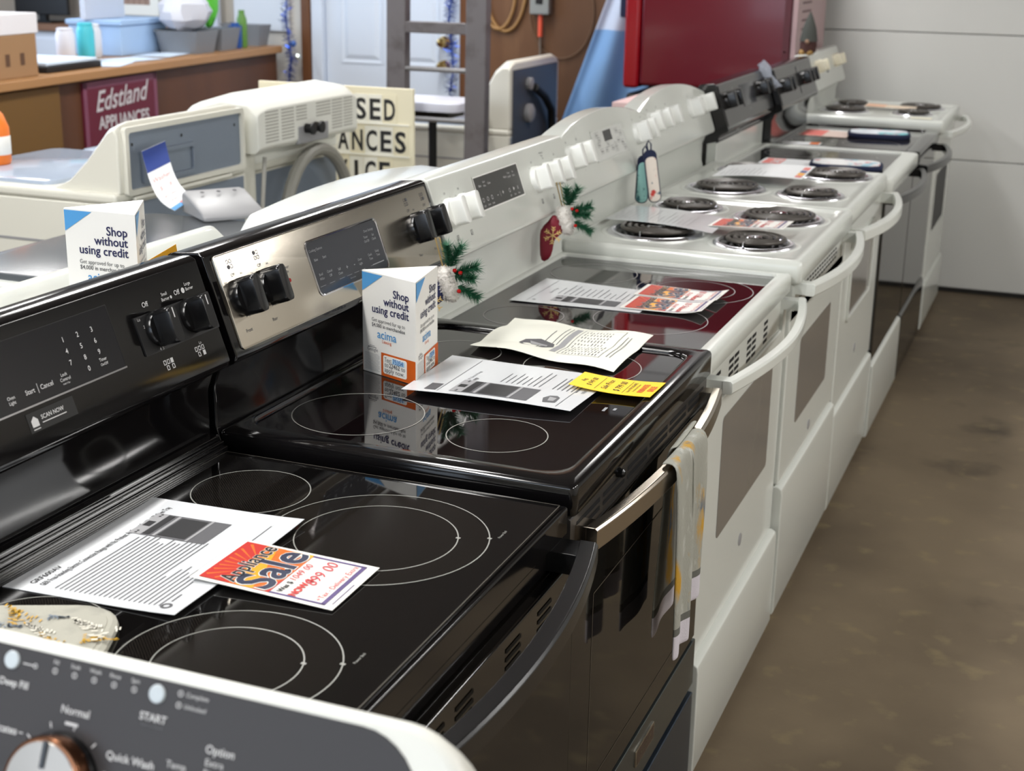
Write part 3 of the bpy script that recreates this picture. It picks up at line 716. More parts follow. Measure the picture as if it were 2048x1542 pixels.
d = door(R4, y0+.003, y1-.003, .002, .39, .828, WHITE, (1.70, 2.13, .50, .72), GREYGLASS)
bow_handle(d, y0+.014, y1-.02, .893, .030, .052, .042, WHITE, wide=.022, brk=.035, drop=.04, xb=-.008)
MB().lathe(Fr((.002, 1.92, .43), (0, 1, 0), (0, 0, 1)), 0, 0, [(.014, 0), (.014, .0015), (.012, .002)], 24).build('logo_badge', GREYP, d)
drawer(R4, y0+.003, y1-.003, .014, .045, .385, WHITE)
y0, y1 = 2.299, 3.054
arch5 = lambda t: -.022+.046*(1-(2*t-1)**2)
R5 = coil_range(y0, y1, .945, 'white coil range second behind the glass-top range, five white knobs on an arched panel', -.045, arch5, ((-.400, 2.528, .120, 4.2), (-.143, 2.520, .100, 3.3), (-.42, 2.914, .098, 3.3), (-.138, 2.935, .118, 4.2)), xf=.012)
pf = panelfr(0, -.045)
mb = MB()
for u in (2.375, 2.47, 2.57, 2.83, 3.0): mb.text(pf, 'Off', u, -.024, .008); mb.text(pf, 'Lo', u-.02, -.036, .006)
mb.text(pf, 'OVEN', 2.70, -.06, .008)
mb.disc(pf, 2.64, -.056, .005); mb.build('lettering', INKG, R5)
for u in (2.375, 2.47, 2.57, 2.83, 3.0): knob(R5, pf, u, -.062, WK, .031, .012, .030, .058, .042)
d = door(R5, y0+.003, y1-.003, .004, .345, .905, WHITE, (2.44, 2.86, .60, .82), GREYGLASS, WHITE)
bow_handle(d, y0+.014, y1-.02, .888, .034, .055, .045, WHITE, wide=.022, brk=.035)
MB().lathe(Fr((.004, 2.676, .45), (0, 1, 0), (0, 0, 1)), 0, 0, [(.014, 0), (.014, .0015), (.012, .002)], 24).build('logo_badge', GREYP, d)
drawer(R5, y0+.003, y1-.003, .014, .04, .34, WHITE)

# ================================================================== range 6 : white body, black glass, black backguard
y0, y1 = 3.062, 3.816
R6 = range_root(y0, y1, 'white-framed glass-top range with a black control panel and navy-edged potholder')
body(R6, y0, y1, .914, BLACK)
backguard(R6, y0, y1, 1.02, BLACK)
MB().box(-.60, -.566, y0+.006, y1-.006, .90, 1.03).build('riser', WHITE, R6, bevel=.003)
pf = panelfr(0)
GPAN = mat('black_satin_panel', rgb(40, 39, 38), .22)
cp = MB().slab(pf, rr(y0+.012, y1-.012, -.146, -.005, .004, 3), -.002, .002).build('control_panel', GPAN, R6)
MB().slab(pf, rr(3.36, 3.555, -.104, -.024, .004, 3), 0, .004, .001).build('display', DISPG, cp)
mb = MB()
for u in (3.15, 3.25, 3.65, 3.74): mb.text(pf, 'Off', u, -.03, .008, h=.0025)
mb.text(pf, 'Timer', 3.44, -.12, .008, h=.0025); mb.build('lettering', INKWD, cp)
for u in (3.135, 3.225, 3.645, 3.735): knob(R6, Fr(pf.pt(0, 0, .002), pf.U, pf.V), u, -.062, BLACKP, .027, .012, .024, .056, .036)
ringtop(R6, (-.575, .028, y0, y1), (-.54, -.03, y0+.03, y1-.03), .872, .920, .911, WHITE, .03, .015, .01)
GLASS6 = mat('dark_grey_glass', rgb(34, 31, 30), .06, ior=1.6)
glassplate(R6, (-.5405, -.0295, y0+.0295, y1-.0295), .015, .90, .912, GLASS6)
f = flatfr(.912)
for (cx, cy, r) in ((-.41, 3.25, .08), (-.18, 3.27, .11), (-.18, 3.62, .08), (-.41, 3.62, .1)): MB().ring(f, cx, cy, r-.001, r+.001, .0005, 48).build('burner_ring', MATS['grey_ring'], R6)
d = door(R6, y0+.003, y1-.003, .012, .30, .86, OVENGLASS)
bow_handle(d, y0+.02, y1-.02, .865, .03, .055, .04, BLACKP, wide=.022, brk=.035)
drawer(R6, y0+.003, y1-.003, .02, .03, .29, WHITE)
# ================================================================== range 7 : black
y0, y1 = 3.826, 4.580
R7 = range_root(y0, y1, 'all-black range second from the far end of the row')
body(R7, y0, y1, .914, BLACK)
backguard(R7, y0, y1, .905, BLACK, .03)
pf = panelfr(0, .03)
cp = MB().slab(pf, rr(y0+.012, y1-.012, -.146, -.005, .004, 3), -.002, .002).build('control_panel', GPAN, R7)
MB().slab(pf, rr(4.12, 4.155, -.11, -.05, .003, 2), 0, .004).build('display', DISP, cp)
MB().slab(pf, rr(4.24, 4.27, -.13, -.02, .003, 2), 0, .004).build('display', DISP, cp)
for u in (3.92, 4.0, 4.33, 4.41, 4.50): knob(R7, Fr(pf.pt(0, 0, .002), pf.U, pf.V), u, -.074, BLACKP, .027, .012, .024, .056, .036)
ringtop(R7, (-.575, .028, y0, y1), (-.53, -.03, y0+.02, y1-.02), .872, .918, .911, BLACK, .03, .02, .008)
glassplate(R7, (-.5305, -.0295, y0+.0195, y1-.0195), .02, .90, .912, GLASS6)
for (cx, cy, r) in ((-.41, 4.02, .08), (-.18, 4.03, .11), (-.18, 4.40, .08), (-.41, 4.38, .1)): MB().ring(f, cx, cy, r-.001, r+.001, .0005, 48).build('burner_ring', MATS['grey_ring'], R7)
d = door(R7, y0+.003, y1-.003, .012, .30, .86, OVENGLASS)
bow_handle(d, y0+.02, y1-.02, .868, .03, .06, .05, BLACKP, wide=.022, brk=.035)
drawer(R7, y0+.003, y1-.003, .02, .03, .29, BLACK)
# ================================================================== range 8 : farthest, white coil
y0, y1 = 4.655, 5.41
R8 = coil_range(y0, y1, .948, 'farthest white coil range against the garage door, cream knobs', .012, None, ((-.43, 4.92, .112, 4), (-.13, 4.93, .09, 3.2), (-.44, 5.20, .09, 3.2), (-.13, 5.20, .115, 4)), xf=.033)
pf = panelfr(0, .012)
CREAMK = mat('cream_knob', rgb(234, 228, 206), .4)
for u in (4.78, 4.86, 5.24, 5.32): knob(R8, pf, u, -.062, CREAMK, .03, .012, .026, .05, .04)
MB().slab(pf, rr(4.99, 5.02, -.10, -.04, .002, 2), 0, .003).build('display', DISPG, R8)
d = door(R8, y0+.003, y1-.003, .012, .25, .88, WHITE, (4.8, 5.26, .45, .70), BLACKM)
bow_handle(d, y0+.02, y1-.02, .905, .026, .07, .045, WHITE, wide=.022, brk=.03)
drawer(R8, y0+.003, y1-.003, .02, .03, .24, WHITE)

# ================================================================== papers, cards and other things on the ranges
def paper(name, label, cat, corners, m, curl=None, group=None, nx=10, ny=8, th=.0006):
    sh = Sheet(*corners, curl); c = sum(sh.c, Vec())/4
    root = thing(name, c, label, cat, group)
    mb = MB(); A = []; B = []
    for j in range(ny+1):
        for i in range(nx+1):
            A.append(sh.pt(sh.w*i/nx, sh.h*j/ny, th)); B.append(sh.pt(sh.w*i/nx, sh.h*j/ny, 0))
    n = (nx+1)*(ny+1); F = []
    for j in range(ny):
        for i in range(nx):
            a = j*(nx+1)+i; F += [(a, a+1, a+nx+2, a+nx+1), (n+a+nx+1, n+a+nx+2, n+a+1, n+a)]
    for i in range(nx): a, b = i, ny*(nx+1)+i; F += [(a, n+a, n+a+1, a+1), (b+1, n+b+1, n+b, b)]
    for j in range(ny): a, b = j*(nx+1), j*(nx+1)+nx; F += [(a, a+nx+1, n+a+nx+1, n+a), (b, n+b, n+b+nx+1, b+nx+1)]
    mb.add(A+B, F); mb.build('paper', m, root, angle=60)
    sh.h0 = th+.0005
    return root, sh
def lines(mb, sh, u0, u1, v_top, n, dv, w, frac, mi=0, seed=1):
    r = random.Random(seed)
    for k in range(n):
        e = u0+(u1-u0)*frac(k, r); v = v_top-dv*k
        mb.rect(sh, u0, e, v-w/2, v+w/2, sh.h0, mi, 4, 1)
def range_picture(sh, root, u0, u1, v0, v1):
    mb = MB(); w, h = u1-u0, v1-v0
    def R(a, b, c, d, mi, dh): mb.rect(sh, u0+w*a, u0+w*b, v0+h*c, v0+h*d, sh.h0+dh, mi, 3, 3)
    R(0, 1, 0, 1, 0, 0); R(.0, 1, .84, 1, 1, .0002); R(.38, .62, .87, .97, 2, .0004); R(.05, .95, .74, .83, 2, .0004); R(.03, .97, .66, .70, 1, .0004)
    R(.08, .92, .28, .64, 2, .0004); R(.0, 1, .22, .255, 1, .0004)
    for a in (.06, .14, .86, .94): mb.disc(sh, u0+w*a, v0+h*.92, w*.028, sh.h0+.0005, 10, 2)
    mb.build('range_picture', [INKG, INKLG, mat('photo_black', rgb(48, 48, 50), .5)], root)
# spec sheet on range 1
zt = .9128
crl = lambda a, b: .004*(a**4)+.005*max(0, .25-b)**1.0*0+.006*((1-b)**6)*.4
root, sh = paper('spec_sheet', 'laminated spec sheet with a long title and dense text on the nearest range', 'paper',
                 ((-.515, -.527, zt), (-.515, -.232, zt), (-.287, -.226, zt+.002), (-.286, -.517, zt+.002)), LAMI, crl, nx=14)
mb = MB(); h = sh.h0
mb.text(sh, 'GRF600AV', .018, sh.h-.030, .0115, 'l', bold=.012, h=h)
mb.text(sh, 'GE\u00ae Free-Standing Electric Convection Range with No Preheat Air Fry and EasyWash\u2122 Oven Tray', .018, sh.h-.044, .0115, 'l', bold=.008, h=h, maxw=.255)
mb.build('title', INKB, root)
mb = MB()
lines(mb, sh, .016, .205, sh.h-.060, 22, .0066, .0016, lambda k, r: r.uniform(.82, .98) if k < 15 else r.uniform(.35, .6), 0, 3)
lines(mb, sh, .215, .275, .030, 1, .005, .0012, lambda k, r: .8)
mb.ring(sh, .018, .022, .0035, .007, h, 20); mb.rect(sh, .03, .05, .022, .024, h)
tag(mb.build('body_text', INKG, root), kind='stuff')
range_picture(sh, root, .186, .252, sh.h-.148, sh.h-.038)
# sale cards
def sale_card(label, corners, was, now, z_curl=None, note='+Tax - Delivery Extra'):
    root, sh = paper('sale_card', label, 'sale card', corners, CARD, z_curl, 'appliance sale cards', nx=6, ny=10)
    w, h, H0 = sh.w, sh.h, sh.h0
    mb = MB()
    mb.rect(sh, w*.05, w*.95, h*.455, h*.95, H0, 0, 4, 6)
    mb.flat(sh, [(w*.05, h*.95), (w*.05, h*.74), (w*.95, h*.80), (w*.95, h*.95)], H0+.0003, 1)
    cu, cv = w*.45, h*.66
    for k in range(11):
        a = math.radians(40+k*12.5); cc = math.cos(a); L = (h*.945-cv)/math.sin(a)
        if cc > .02: L = min(L, (w*.94-cu)/cc)
        if cc < -.02: L = min(L, (cu-w*.06)/-cc)
        da = .028
        mb.flat(sh, [(cu+L*.35*cc, cv+L*.35*math.sin(a)), (cu+L*.93*math.cos(a-da), cv+L*.93*math.sin(a-da)), (cu+L*.93*math.cos(a+da), cv+L*.93*math.sin(a+da))], H0+.0004, 0)
    mb.flat(sh, [(w*.95, h*.80), (w*.95, h*.66), (w*.35, h*.72)], H0+.0002, 0)
    mb.flat(sh, [(w*.05, h*.69), (w*.6, h*.78), (w*.95, h*.84), (w*.95, h*.72), (w*.4, h*.62), (w*.05, h*.57)], H0+.0002, 3)
    mb.flat(sh, [(w*.05, h*.455), (w*.05, h*.54), (w*.35, h*.455)], H0+.0002, 1)
    mb.flat(sh, [(w*.95, h*.455), (w*.95, h*.60), (w*.8, h*.455)], H0+.0002, 2)
    mb.build('sunburst', [ORINK, REDINK, YELINK, YELINK], root)
    mb = MB()
    mb.text(sh, 'Appliance', w*.5, h*.712, h*.165, bold=.04, h=H0+.0006, mi=0, maxw=w*.88); mb.text(sh, 'Sale', w*.5, h*.475, h*.35, bold=.04, h=H0+.0006, mi=0, maxw=w*.90)
    mb.text(sh, 'Appliance', w*.5, h*.712, h*.165, bold=.014, h=H0+.0009, mi=1, maxw=w*.86); mb.text(sh, 'Sale', w*.5, h*.475, h*.35, bold=.022, h=H0+.0009, mi=2, maxw=w*.86)
    mb.text(sh, 'Was $', w*.10, h*.385, h*.055, 'l', bold=.03, h=H0+.0004, mi=3); mb.text(sh, 'NOW $', w*.08, h*.285, h*.070, 'l', bold=.05, h=H0+.0004, mi=4)
    mb.build('headline', [CARD, INKB, NAVY2, INKB, REDINK], root)
    mb = MB()
    mb.text(sh, was, w*.38, h*.385, h*.075, 'l', shear=.2, h=H0+.0004, maxw=w*.52); mb.text(sh, now, w*.36, h*.245, h*.12, 'l', shear=.2, h=H0+.0004, maxw=w*.56)
    mb.text(sh, note, w*.10, h*.115, h*.06, 'l', shear=.1, h=H0+.0004, maxw=w*.80)
    mb.build('handwriting', REDPEN, root)
    mb = MB(); b = w*.03
    mb.rect(sh, w*.05, w*.05+b, h*.07, h*.455, H0, 0, 1, 4); mb.rect(sh, w*.95-b, w*.95, h*.07, h*.455, H0, 0, 1, 4); mb.rect(sh, w*.05, w*.95, h*.07, h*.07+b*1.6, H0, 0, 4, 1)
    mb.rect(sh, w*.1, w*.55, h*.03, h*.036, H0, 0, 3, 1)
    mb.build('border', PURPLE, root)
    return root
sale_card('sale card reading 899 lying on the nearest black range', ((-.322, -.434, zt+.009), (-.322, -.316, zt+.010), (-.136, -.311, zt+.003), (-.134, -.433, zt+.002)), '1049 00', '899 00')
zt = .9120
c3 = lambda a, b: .010*max(0, (.35-b)/.35)**2
sale_card('sale card on the white glass-top range, the one farther from the camera', ((-.276, 1.178, zt+.004), (-.276, 1.29, zt+.003), (-.088, 1.272, zt+.003), (-.090, 1.168, zt+.003)), '949 00', '853 00', c3)
sale_card('sale card on the white glass-top range, the nearer and lower of two', ((-.268, 1.055, zt+.003), (-.268, 1.174, zt+.003), (-.092, 1.163, zt+.004), (-.094, 1.058, zt+.004)), '849 00', '795 00', c3)
# spec sheet on range 3
root, sh = paper('spec_sheet', 'laminated spec sheet under two sale cards on the white glass-top range', 'paper', ((-.503, 1.022, zt+.002), (-.504, 1.255, zt+.001), (-.22, 1.23, zt+.0005), (-.22, 1.04, zt+.0005)), LAMI, None)
mb = MB(); lines(mb, sh, .10, .21, sh.h-.075, 14, .013, .0016, lambda k, r: r.uniform(.5, .95)); mb.rect(sh, .01, sh.w-.01, sh.h-.035, sh.h-.034, sh.h0, 0, 6, 1); mb.text(sh, 'Electric Range', .10, sh.h-.06, .009, 'l', h=sh.h0); mb.text(sh, '30"', .02, sh.h-.05, .01, 'l', h=sh.h0)
tag(mb.build('body_text', INKG, root), kind='stuff'); range_picture(sh, root, .03, .085, .06, sh.h-.08)
# spec sheet and cream sheet on range 2
zt = .9254
root, sh = paper('spec_sheet', 'laminated spec sheet with a large oven picture beside the steel range display box', 'paper', ((-.402, .294, zt+.009), (-.410, .518, zt+.008), (-.108, .524, zt+.003), (-.111, .302, zt+.009)), LAMI, lambda a, b: .004*math.sin(b*3.0)*(1-a))
mb = MB(); mb.text(sh, '30" Electric Range', .09, sh.h-.085, .008, 'l', h=sh.h0); mb.text(sh, 'FFEF', .09, sh.h-.096, .009, 'l', h=sh.h0, bold=.02)
mb.rect(sh, .008, sh.w-.01, sh.h-.06, sh.h-.059, sh.h0, 0, 6, 1); mb.rect(sh, .012, .050, sh.h-.055, sh.h-.035, sh.h0, 1, 3, 2)
lines(mb, sh, .10, .205, sh.h-.135, 8, .0095, .0015, lambda k, r: r.uniform(.45, .95), 0, 4); lines(mb, sh, .10, .19, sh.h-.225, 6, .008, .0018, lambda k, r: r.uniform(.6, .95), 0, 5)
mb.rect(sh, .01, sh.w-.01, .028, .029, sh.h0, 0, 6, 1); mb.text(sh, 'NEW', .10, .012, .009, 'l', h=sh.h0)
tag(mb.build('body_text', [INKG, mat('logo_block', rgb(90, 90, 94), .5)], root), kind='stuff'); range_picture(sh, root, .014, .086, .080, sh.h-.078)
mb = MB(); mb.flat(sh, [(.022, .055), (.045, .062), (.062, .056), (.066, .045), (.058, .038), (.028, .036)], sh.h0, 0); mb.flat(sh, [(.032, .05), (.055, .054), (.052, .041), (.034, .041)], sh.h0+.0003, 1); mb.build('rating_badge', [INKG, INKLG], root)
root, sh = paper('flyer', 'creased cream paper sheet with a printed table on the far half of the steel range', 'paper', ((-.407, .590, zt+.006), (-.407, .812, zt+.006), (-.121, .800, zt+.006), (-.121, .556, zt+.003)), CREAM, lambda a, b: .007*abs(math.sin(a*5.2+b*2))*(.5+.5*b)+.003*math.sin(b*11), nx=16, ny=16)
mb = MB(); h = sh.h0
mb.flat(sh, [(.050, sh.h-.085), (.062, sh.h-.075), (.085, sh.h-.08), (.10, sh.h-.105), (.095, sh.h-.135), (.075, sh.h-.14), (.055, sh.h-.125)], h, 0)
mb.flat(sh, [(.06, sh.h-.10), (.083, sh.h-.09), (.088, sh.h-.125), (.066, sh.h-.13)], h+.0003, 1)
mb.build('stamp_drawing', [INKG, INKLG], root)
mb = MB(); mb.rect(sh, .045, .20, sh.h-.155, sh.h-.143, h, 1, 6, 1); lines(mb, sh, .05, .17, sh.h-.115+.0, 1, .01, .0016, lambda k, r: .9); lines(mb, sh, .095, .20, sh.h-.13, 2, .008, .0014, lambda k, r: .95)
mb.frame(sh, .04, .205, .045, sh.h-.16, .001, h, 0, 6)
r_ = random.Random(5)
for k in range(11):
    for c in range(9):
        if k < 2 and c > 3: continue
        mb.rect(sh, .046+.017*c, .046+.017*c+r_.uniform(.006, .013), .054+.0065*k, .0556+.0065*k, h, 0)
lines(mb, sh, .05, .19, .034, 2, .007, .0014, lambda k, r: .9)
tag(mb.build('table_print', [INKG, INKLG], root), kind='stuff')
root, sh = paper('price_tag', 'yellow price tag reading private sale across the front edge of a spec sheet', 'price tag', ((-.155, .416, zt+.016), (-.156, .504, zt+.013), (-.016, .516, zt+.008), (-.016, .421, zt+.010)), YELLOW, lambda a, b: -.004*math.sin(b*PI), nx=4, ny=10)
mb = MB(); h = sh.h0; w = sh.w
for s_, v, z_, b_ in (('Reg.', .122, .010, 0), ('$ 949 00', .107, .013, 0), ('Sale Price', .080, .014, 0), ('$ 799 00', .058, .016, 0), ('Item FRIGIDAIRE', .041, .008, 0), ('Authorized Dealer', .034, .006, 0)): mb.text(sh, s_, w*.5, v, z_, bold=b_, shear=.2, h=h, maxw=w*.8)
for v in (.097, .050): mb.rect(sh, w*.1, w*.9, v, v+.0007, h)
mb.build('handwriting', INKB, root)
mb = MB(); mb.text(sh, 'PRIVATE', w*.5, .0195, .013, bold=.05, h=h, maxw=w*.8); mb.text(sh, 'SALE', w*.5, .005, .014, bold=.05, h=h); mb.build('lettering', mat('orange_print', rgb(214, 96, 20), .5), root)
# sheets over the coil burners
z4 = .958
root, sh = paper('spec_sheet', 'white spec sheet lying over the coil burners of the nearer coil range', 'paper', ((-.545, 1.80, z4-.003), (-.535, 1.985, z4+.004), (-.24, 1.905, z4+.005), (-.235, 1.70, z4+.004)), LAMI, lambda a, b: .006*math.sin(b*PI))
mb = MB(); lines(mb, sh, .02, .17, sh.h-.02, 16, .015, .0018, lambda k, r: r.uniform(.4, .95)); tag(mb.build('body_text', INKLG, root), kind='stuff')
sale_card('sale card on the nearer coil range, half over the front coils', ((-.265, 1.77, z4+.008), (-.262, 1.885, z4+.008), (-.075, 1.915, z4+.011), (-.078, 1.795, z4+.011)), '599 00', '517 00', None)
root, sh = paper('spec_sheet', 'white spec sheet tilted over the coils of the farther white coil range', 'paper', ((-.47, 2.63, z4), (-.47, 2.86, z4+.004), (-.19, 2.85, z4+.020), (-.19, 2.62, z4+.012)), PAPER, lambda a, b: .006*math.sin(b*PI))
mb = MB(); lines(mb, sh, .02, .17, sh.h-.02, 10, .015, .0018, lambda k, r: r.uniform(.4, .95)); tag(mb.build('body_text', INKLG, root), kind='stuff')
mb = MB()
for k, (a, b) in enumerate(((.02, .05), (.055, .10), (.105, .14), (.15, .2))): mb.rect(sh, a, b, .006, .026, sh.h0, k % 3, 2, 1)
mb.build('colour_strip', [REDPR, YELINK, BLUEINK], root)
zt = .9125
root, sh = paper('price_card', 'red and white price card on the white-framed range beside its potholder', 'price card', ((-.47, 3.30, zt), (-.47, 3.45, zt), (-.27, 3.45, zt+.001), (-.27, 3.30, zt+.001)), PAPER)
mb = MB(); mb.rect(sh, .01, sh.w-.01, sh.h*.62, sh.h*.95, sh.h0, 0, 3, 2); mb.text(sh, 'SALE', sh.w/2, sh.h*.66, .045, h=sh.h0+.0004, bold=.03, mi=1)
lines(mb, sh, .02, .13, sh.h*.5, 6, .015, .003, lambda k, r: r.uniform(.5, .95), 1); mb.build('print', [REDPR, PAPER], root)
zt = .9125
root, sh = paper('price_card', 'pink and white price card on the all-black range', 'price card', ((-.50, 4.18, zt), (-.50, 4.40, zt), (-.30, 4.36, zt+.002), (-.30, 4.16, zt+.002)), mat('pink_card', rgb(222, 200, 190), .6))
mb = MB(); mb.rect(sh, .01, sh.w-.01, sh.h*.5, sh.h*.95, sh.h0, 0, 3, 2); mb.build('print', [REDPR], root)
root, sh = paper('price_card', 'small white tag with an orange end near the back of the all-black range', 'price card', ((-.50, 3.87, zt), (-.505, 3.95, zt), (-.36, 3.97, zt), (-.36, 3.90, zt)), PAPER)
mb = MB(); mb.rect(sh, .005, sh.w-.005, .005, .04, sh.h0, 0, 2, 2); mb.build('print', [ORINK], root)
zt = .958
root, sh = paper('price_card', 'peach and pink price card between coils of the farthest range', 'price card', ((-.36, 5.02, zt), (-.36, 5.16, zt), (-.13, 5.10, zt), (-.13, 4.98, zt)), mat('peach_card', rgb(232, 214, 192), .6))
mb = MB(); mb.rect(sh, .005, sh.w-.005, sh.h*.6, sh.h*.97, sh.h0, 0, 3, 2); mb.build('print', [PEACH], root)
root, sh = paper('price_card', 'small cream tag at the front coil of the farthest range', 'price card', ((-.12, 4.74, .944), (-.12, 4.80, .944), (-.03, 4.80, .944), (-.03, 4.74, .944)), mat('cream_card', rgb(230, 226, 206), .6))

# display boxes
def display_box(label, c, ang, zb, hgt=.178, side=.133):
    u = Vec((math.cos(ang), math.sin(ang), 0)); n = Vec((u.y, -u.x, 0)); c = Vec((c[0], c[1], 0)); hh = side*math.sqrt(3)/2
    L = c-u*side/2+n*hh/3; R = c+u*side/2+n*hh/3; B = c-n*hh*2/3
    root = thing('display_box', (c.x, c.y, zb), label, 'display box', 'triangular display boxes')
    T = [[(p.x, p.y, zb) for p in (L, R, B)], [(p.x, p.y, zb+hgt) for p in (L, R, B)]]
    MB().loft(T).build('carton', CARD, root, bevel=.0012)
    for (a, b) in ((L, R), (R, B), (B, L)):
        f = Fr((a.x, a.y, zb), (b-a), (0, 0, 1)); s = side; g = hgt
        mb = MB(); mb.flat(f, [(s*.012, g*.985), (s*.012, g*.80), (s*.40, g*.985)], .0008, 0)
        mb.rect(f, s*.36, s*.998, .001, g*.235, .0008, 1)
        mb.slab(f, rr(s*.40, s*.84, g*.035, g*.215, .004, 3), 0, .0012, mi=2); mb.rect(f, s*.575, s*.80, g*.15, g*.198, .0018, 3)
        mb.build('print_block', [SKYB, ORANGE, CARD, mat('pale_blue_field', rgb(168, 206, 236), .5)], root)
        mb = MB()
        for t_, v in (('Shop', .795), ('without', .705), ('using credit', .615)): mb.text(f, t_, s*.88, g*v,   .0195, 'r', bold=.014, h=.0009, maxw=s*.80)
        mb.text(f, 'Get approved for up to', s*.50, g*.525, .0092, h=.0009, mi=1, maxw=s*.62); mb.text(f, '$4,000 in merchandise', s*.50, g*.475, .0092, h=.0009, mi=1, maxw=s*.62, bold=.008)
        mb.text(f, 'acima', s*.47, g*.37, .021, h=.0009, mi=2, bold=.008); mb.text(f, 'Leasing', s*.47, g*.33, .008, h=.0009, mi=3)
        mb.text(f, 'Google', s*.20, g*.225, .009, h=.0009, mi=1)
        mb.rect(f, s*.11, s*.27, g*.26, g*.266, .0009, 1); mb.rect(f, s*.14, s*.24, g*.275, g*.279, .0009, 1)
        for k in range(14): mb.rect(f, s*.05, s*(.33 if k % 4 else .31), g*(.195-.0125*k), g*(.195-.0125*k)+.0006, .0009, 4)
        mb.text(f, 'Text', s*.43, g*.155, .0115, 'l', h=.0018, mi=1, maxw=s*.13); mb.text(f, '75354', s*.59, g*.155, .0125, 'l', h=.0022, mi=5, maxw=s*.19)
        mb.text(f, 'to', s*.43, g*.105, .0115, 'l', h=.0018, mi=1); mb.text(f, '22462', s*.515, g*.105, .0115, 'l', h=.0018, mi=1, bold=.012, maxw=s*.20); mb.text(f, 'to', s*.745, g*.105, .0115, 'l', h=.0018, mi=1, maxw=s*.07)
        mb.text(f, 'apply now.', s*.43, g*.055, .0115, 'l', h=.0018, mi=1, maxw=s*.38)
        mb.build('lettering', [NAVY, INKG, mat('acima_blue', rgb(76, 150, 206), .5), ORANGE, INKLG, mat('pen_blue', rgb(40, 92, 160), .5)], root)
    return root
display_box('white triangular credit display box standing on the black glass of the steel range', (-.4485, .4067), math.radians(-21.2), .9256)
display_box('white triangular credit display box behind the nearest black range control panel', (-.80, .10), 0, 1.0565)

# potholders
def potholder(label, c, ang, L, Wd, z, border, face, th=.014, tilt=0):
    root = thing('potholder', (c[0], c[1], z), label, 'potholder', 'quilted potholders on the ranges')
    f = Fr((c[0], c[1], z), (math.cos(ang), math.sin(ang), tilt), (-math.sin(ang), math.cos(ang), 0))
    r = Wd*.34
    lo = lambda i, h: [f.pt(u, v, h) for u, v in rr(-L/2+i, L/2-i, -Wd/2+i, Wd/2-i, max(r-i, .01), 6)]
    mb = MB(); mb.loft([lo(.004, 0), lo(0, th*.35), lo(.001, th*.75), lo(.006, th), lo(.012, th*.9)]); mb.build('binding', border, root)
    mb = MB(); mb.loft([lo(.010, th*.8), lo(.012, th*1.02), lo(.03, th*1.12)]); mb.build('quilted_face', face, root)
    return root, f
root, f = potholder('grey potholder with gold and white trees on the nearest black range', (-.425, -.645), math.radians(24), .25, .155, .9125, PHCLOTH, PHCLOTH, .012)
mb = MB(); r_ = random.Random(9)
for (X, Y, s_, mi, rot) in ((-.430, -.600, .055, 0, 2.6), (-.340, -.592, .055, 1, 2.9), (-.313, -.612, .034, 0, .4), (-.388, -.620, .040, 1, 2.8), (-.423, -.626, .03, 2, .3), (-.385, -.588, .02, 2, .5), (-.36, -.635, .04, 0, 2.7), (-.46, -.64, .05, 1, 2.8)):
    e = Vec((X, Y, f.O.z))-f.O; u, v = e.dot(f.U), e.dot(f.V); rot -= .42; cx, cy = math.cos(rot), math.sin(rot)
    for k in range(46):
        t = r_.random(); wv = (1-t)*s_*.38*r_.uniform(-1, 1); a = t*s_*1.1-s_*.5
        x, y = u+a*cx-wv*cy, v+a*cy+wv*cx; q = rot+.8*(1 if wv > 0 else -1)
        mb.line(f, x, y, x-s_*.12*math.cos(q), y-s_*.12*math.sin(q), .0017, .0150+.0001*mi, mi)
mb.build('tree_print', [mat('gold_print', rgb(206, 160, 46), .8), mat('ivory_print', rgb(232, 228, 214), .8), mat('slate_print', rgb(120, 134, 150), .8)], root)
NPRINT = mat('winter_print_cloth', rgb(226, 226, 226), .9, noise=[(rgb(204, 96, 100), 26, .6, .66), (rgb(150, 190, 205), 18, .58, .66)])
potholder('navy-edged potholder on the white-framed range, nearer of the two far potholders', (-.165, 3.33), math.radians(6), .25, .17, .9125, NAVYC, NPRINT, .02)
potholder('navy-edged potholder on the all-black range, farther of the two far potholders', (-.185, 4.28), math.radians(8), .25, .18, .9125, NAVYC, mat('winter_print_teal', rgb(214, 220, 226), .9, noise=[(rgb(190, 70, 90), 14, .55, .62), (rgb(120, 190, 196), 12, .55, .62)]), .02)

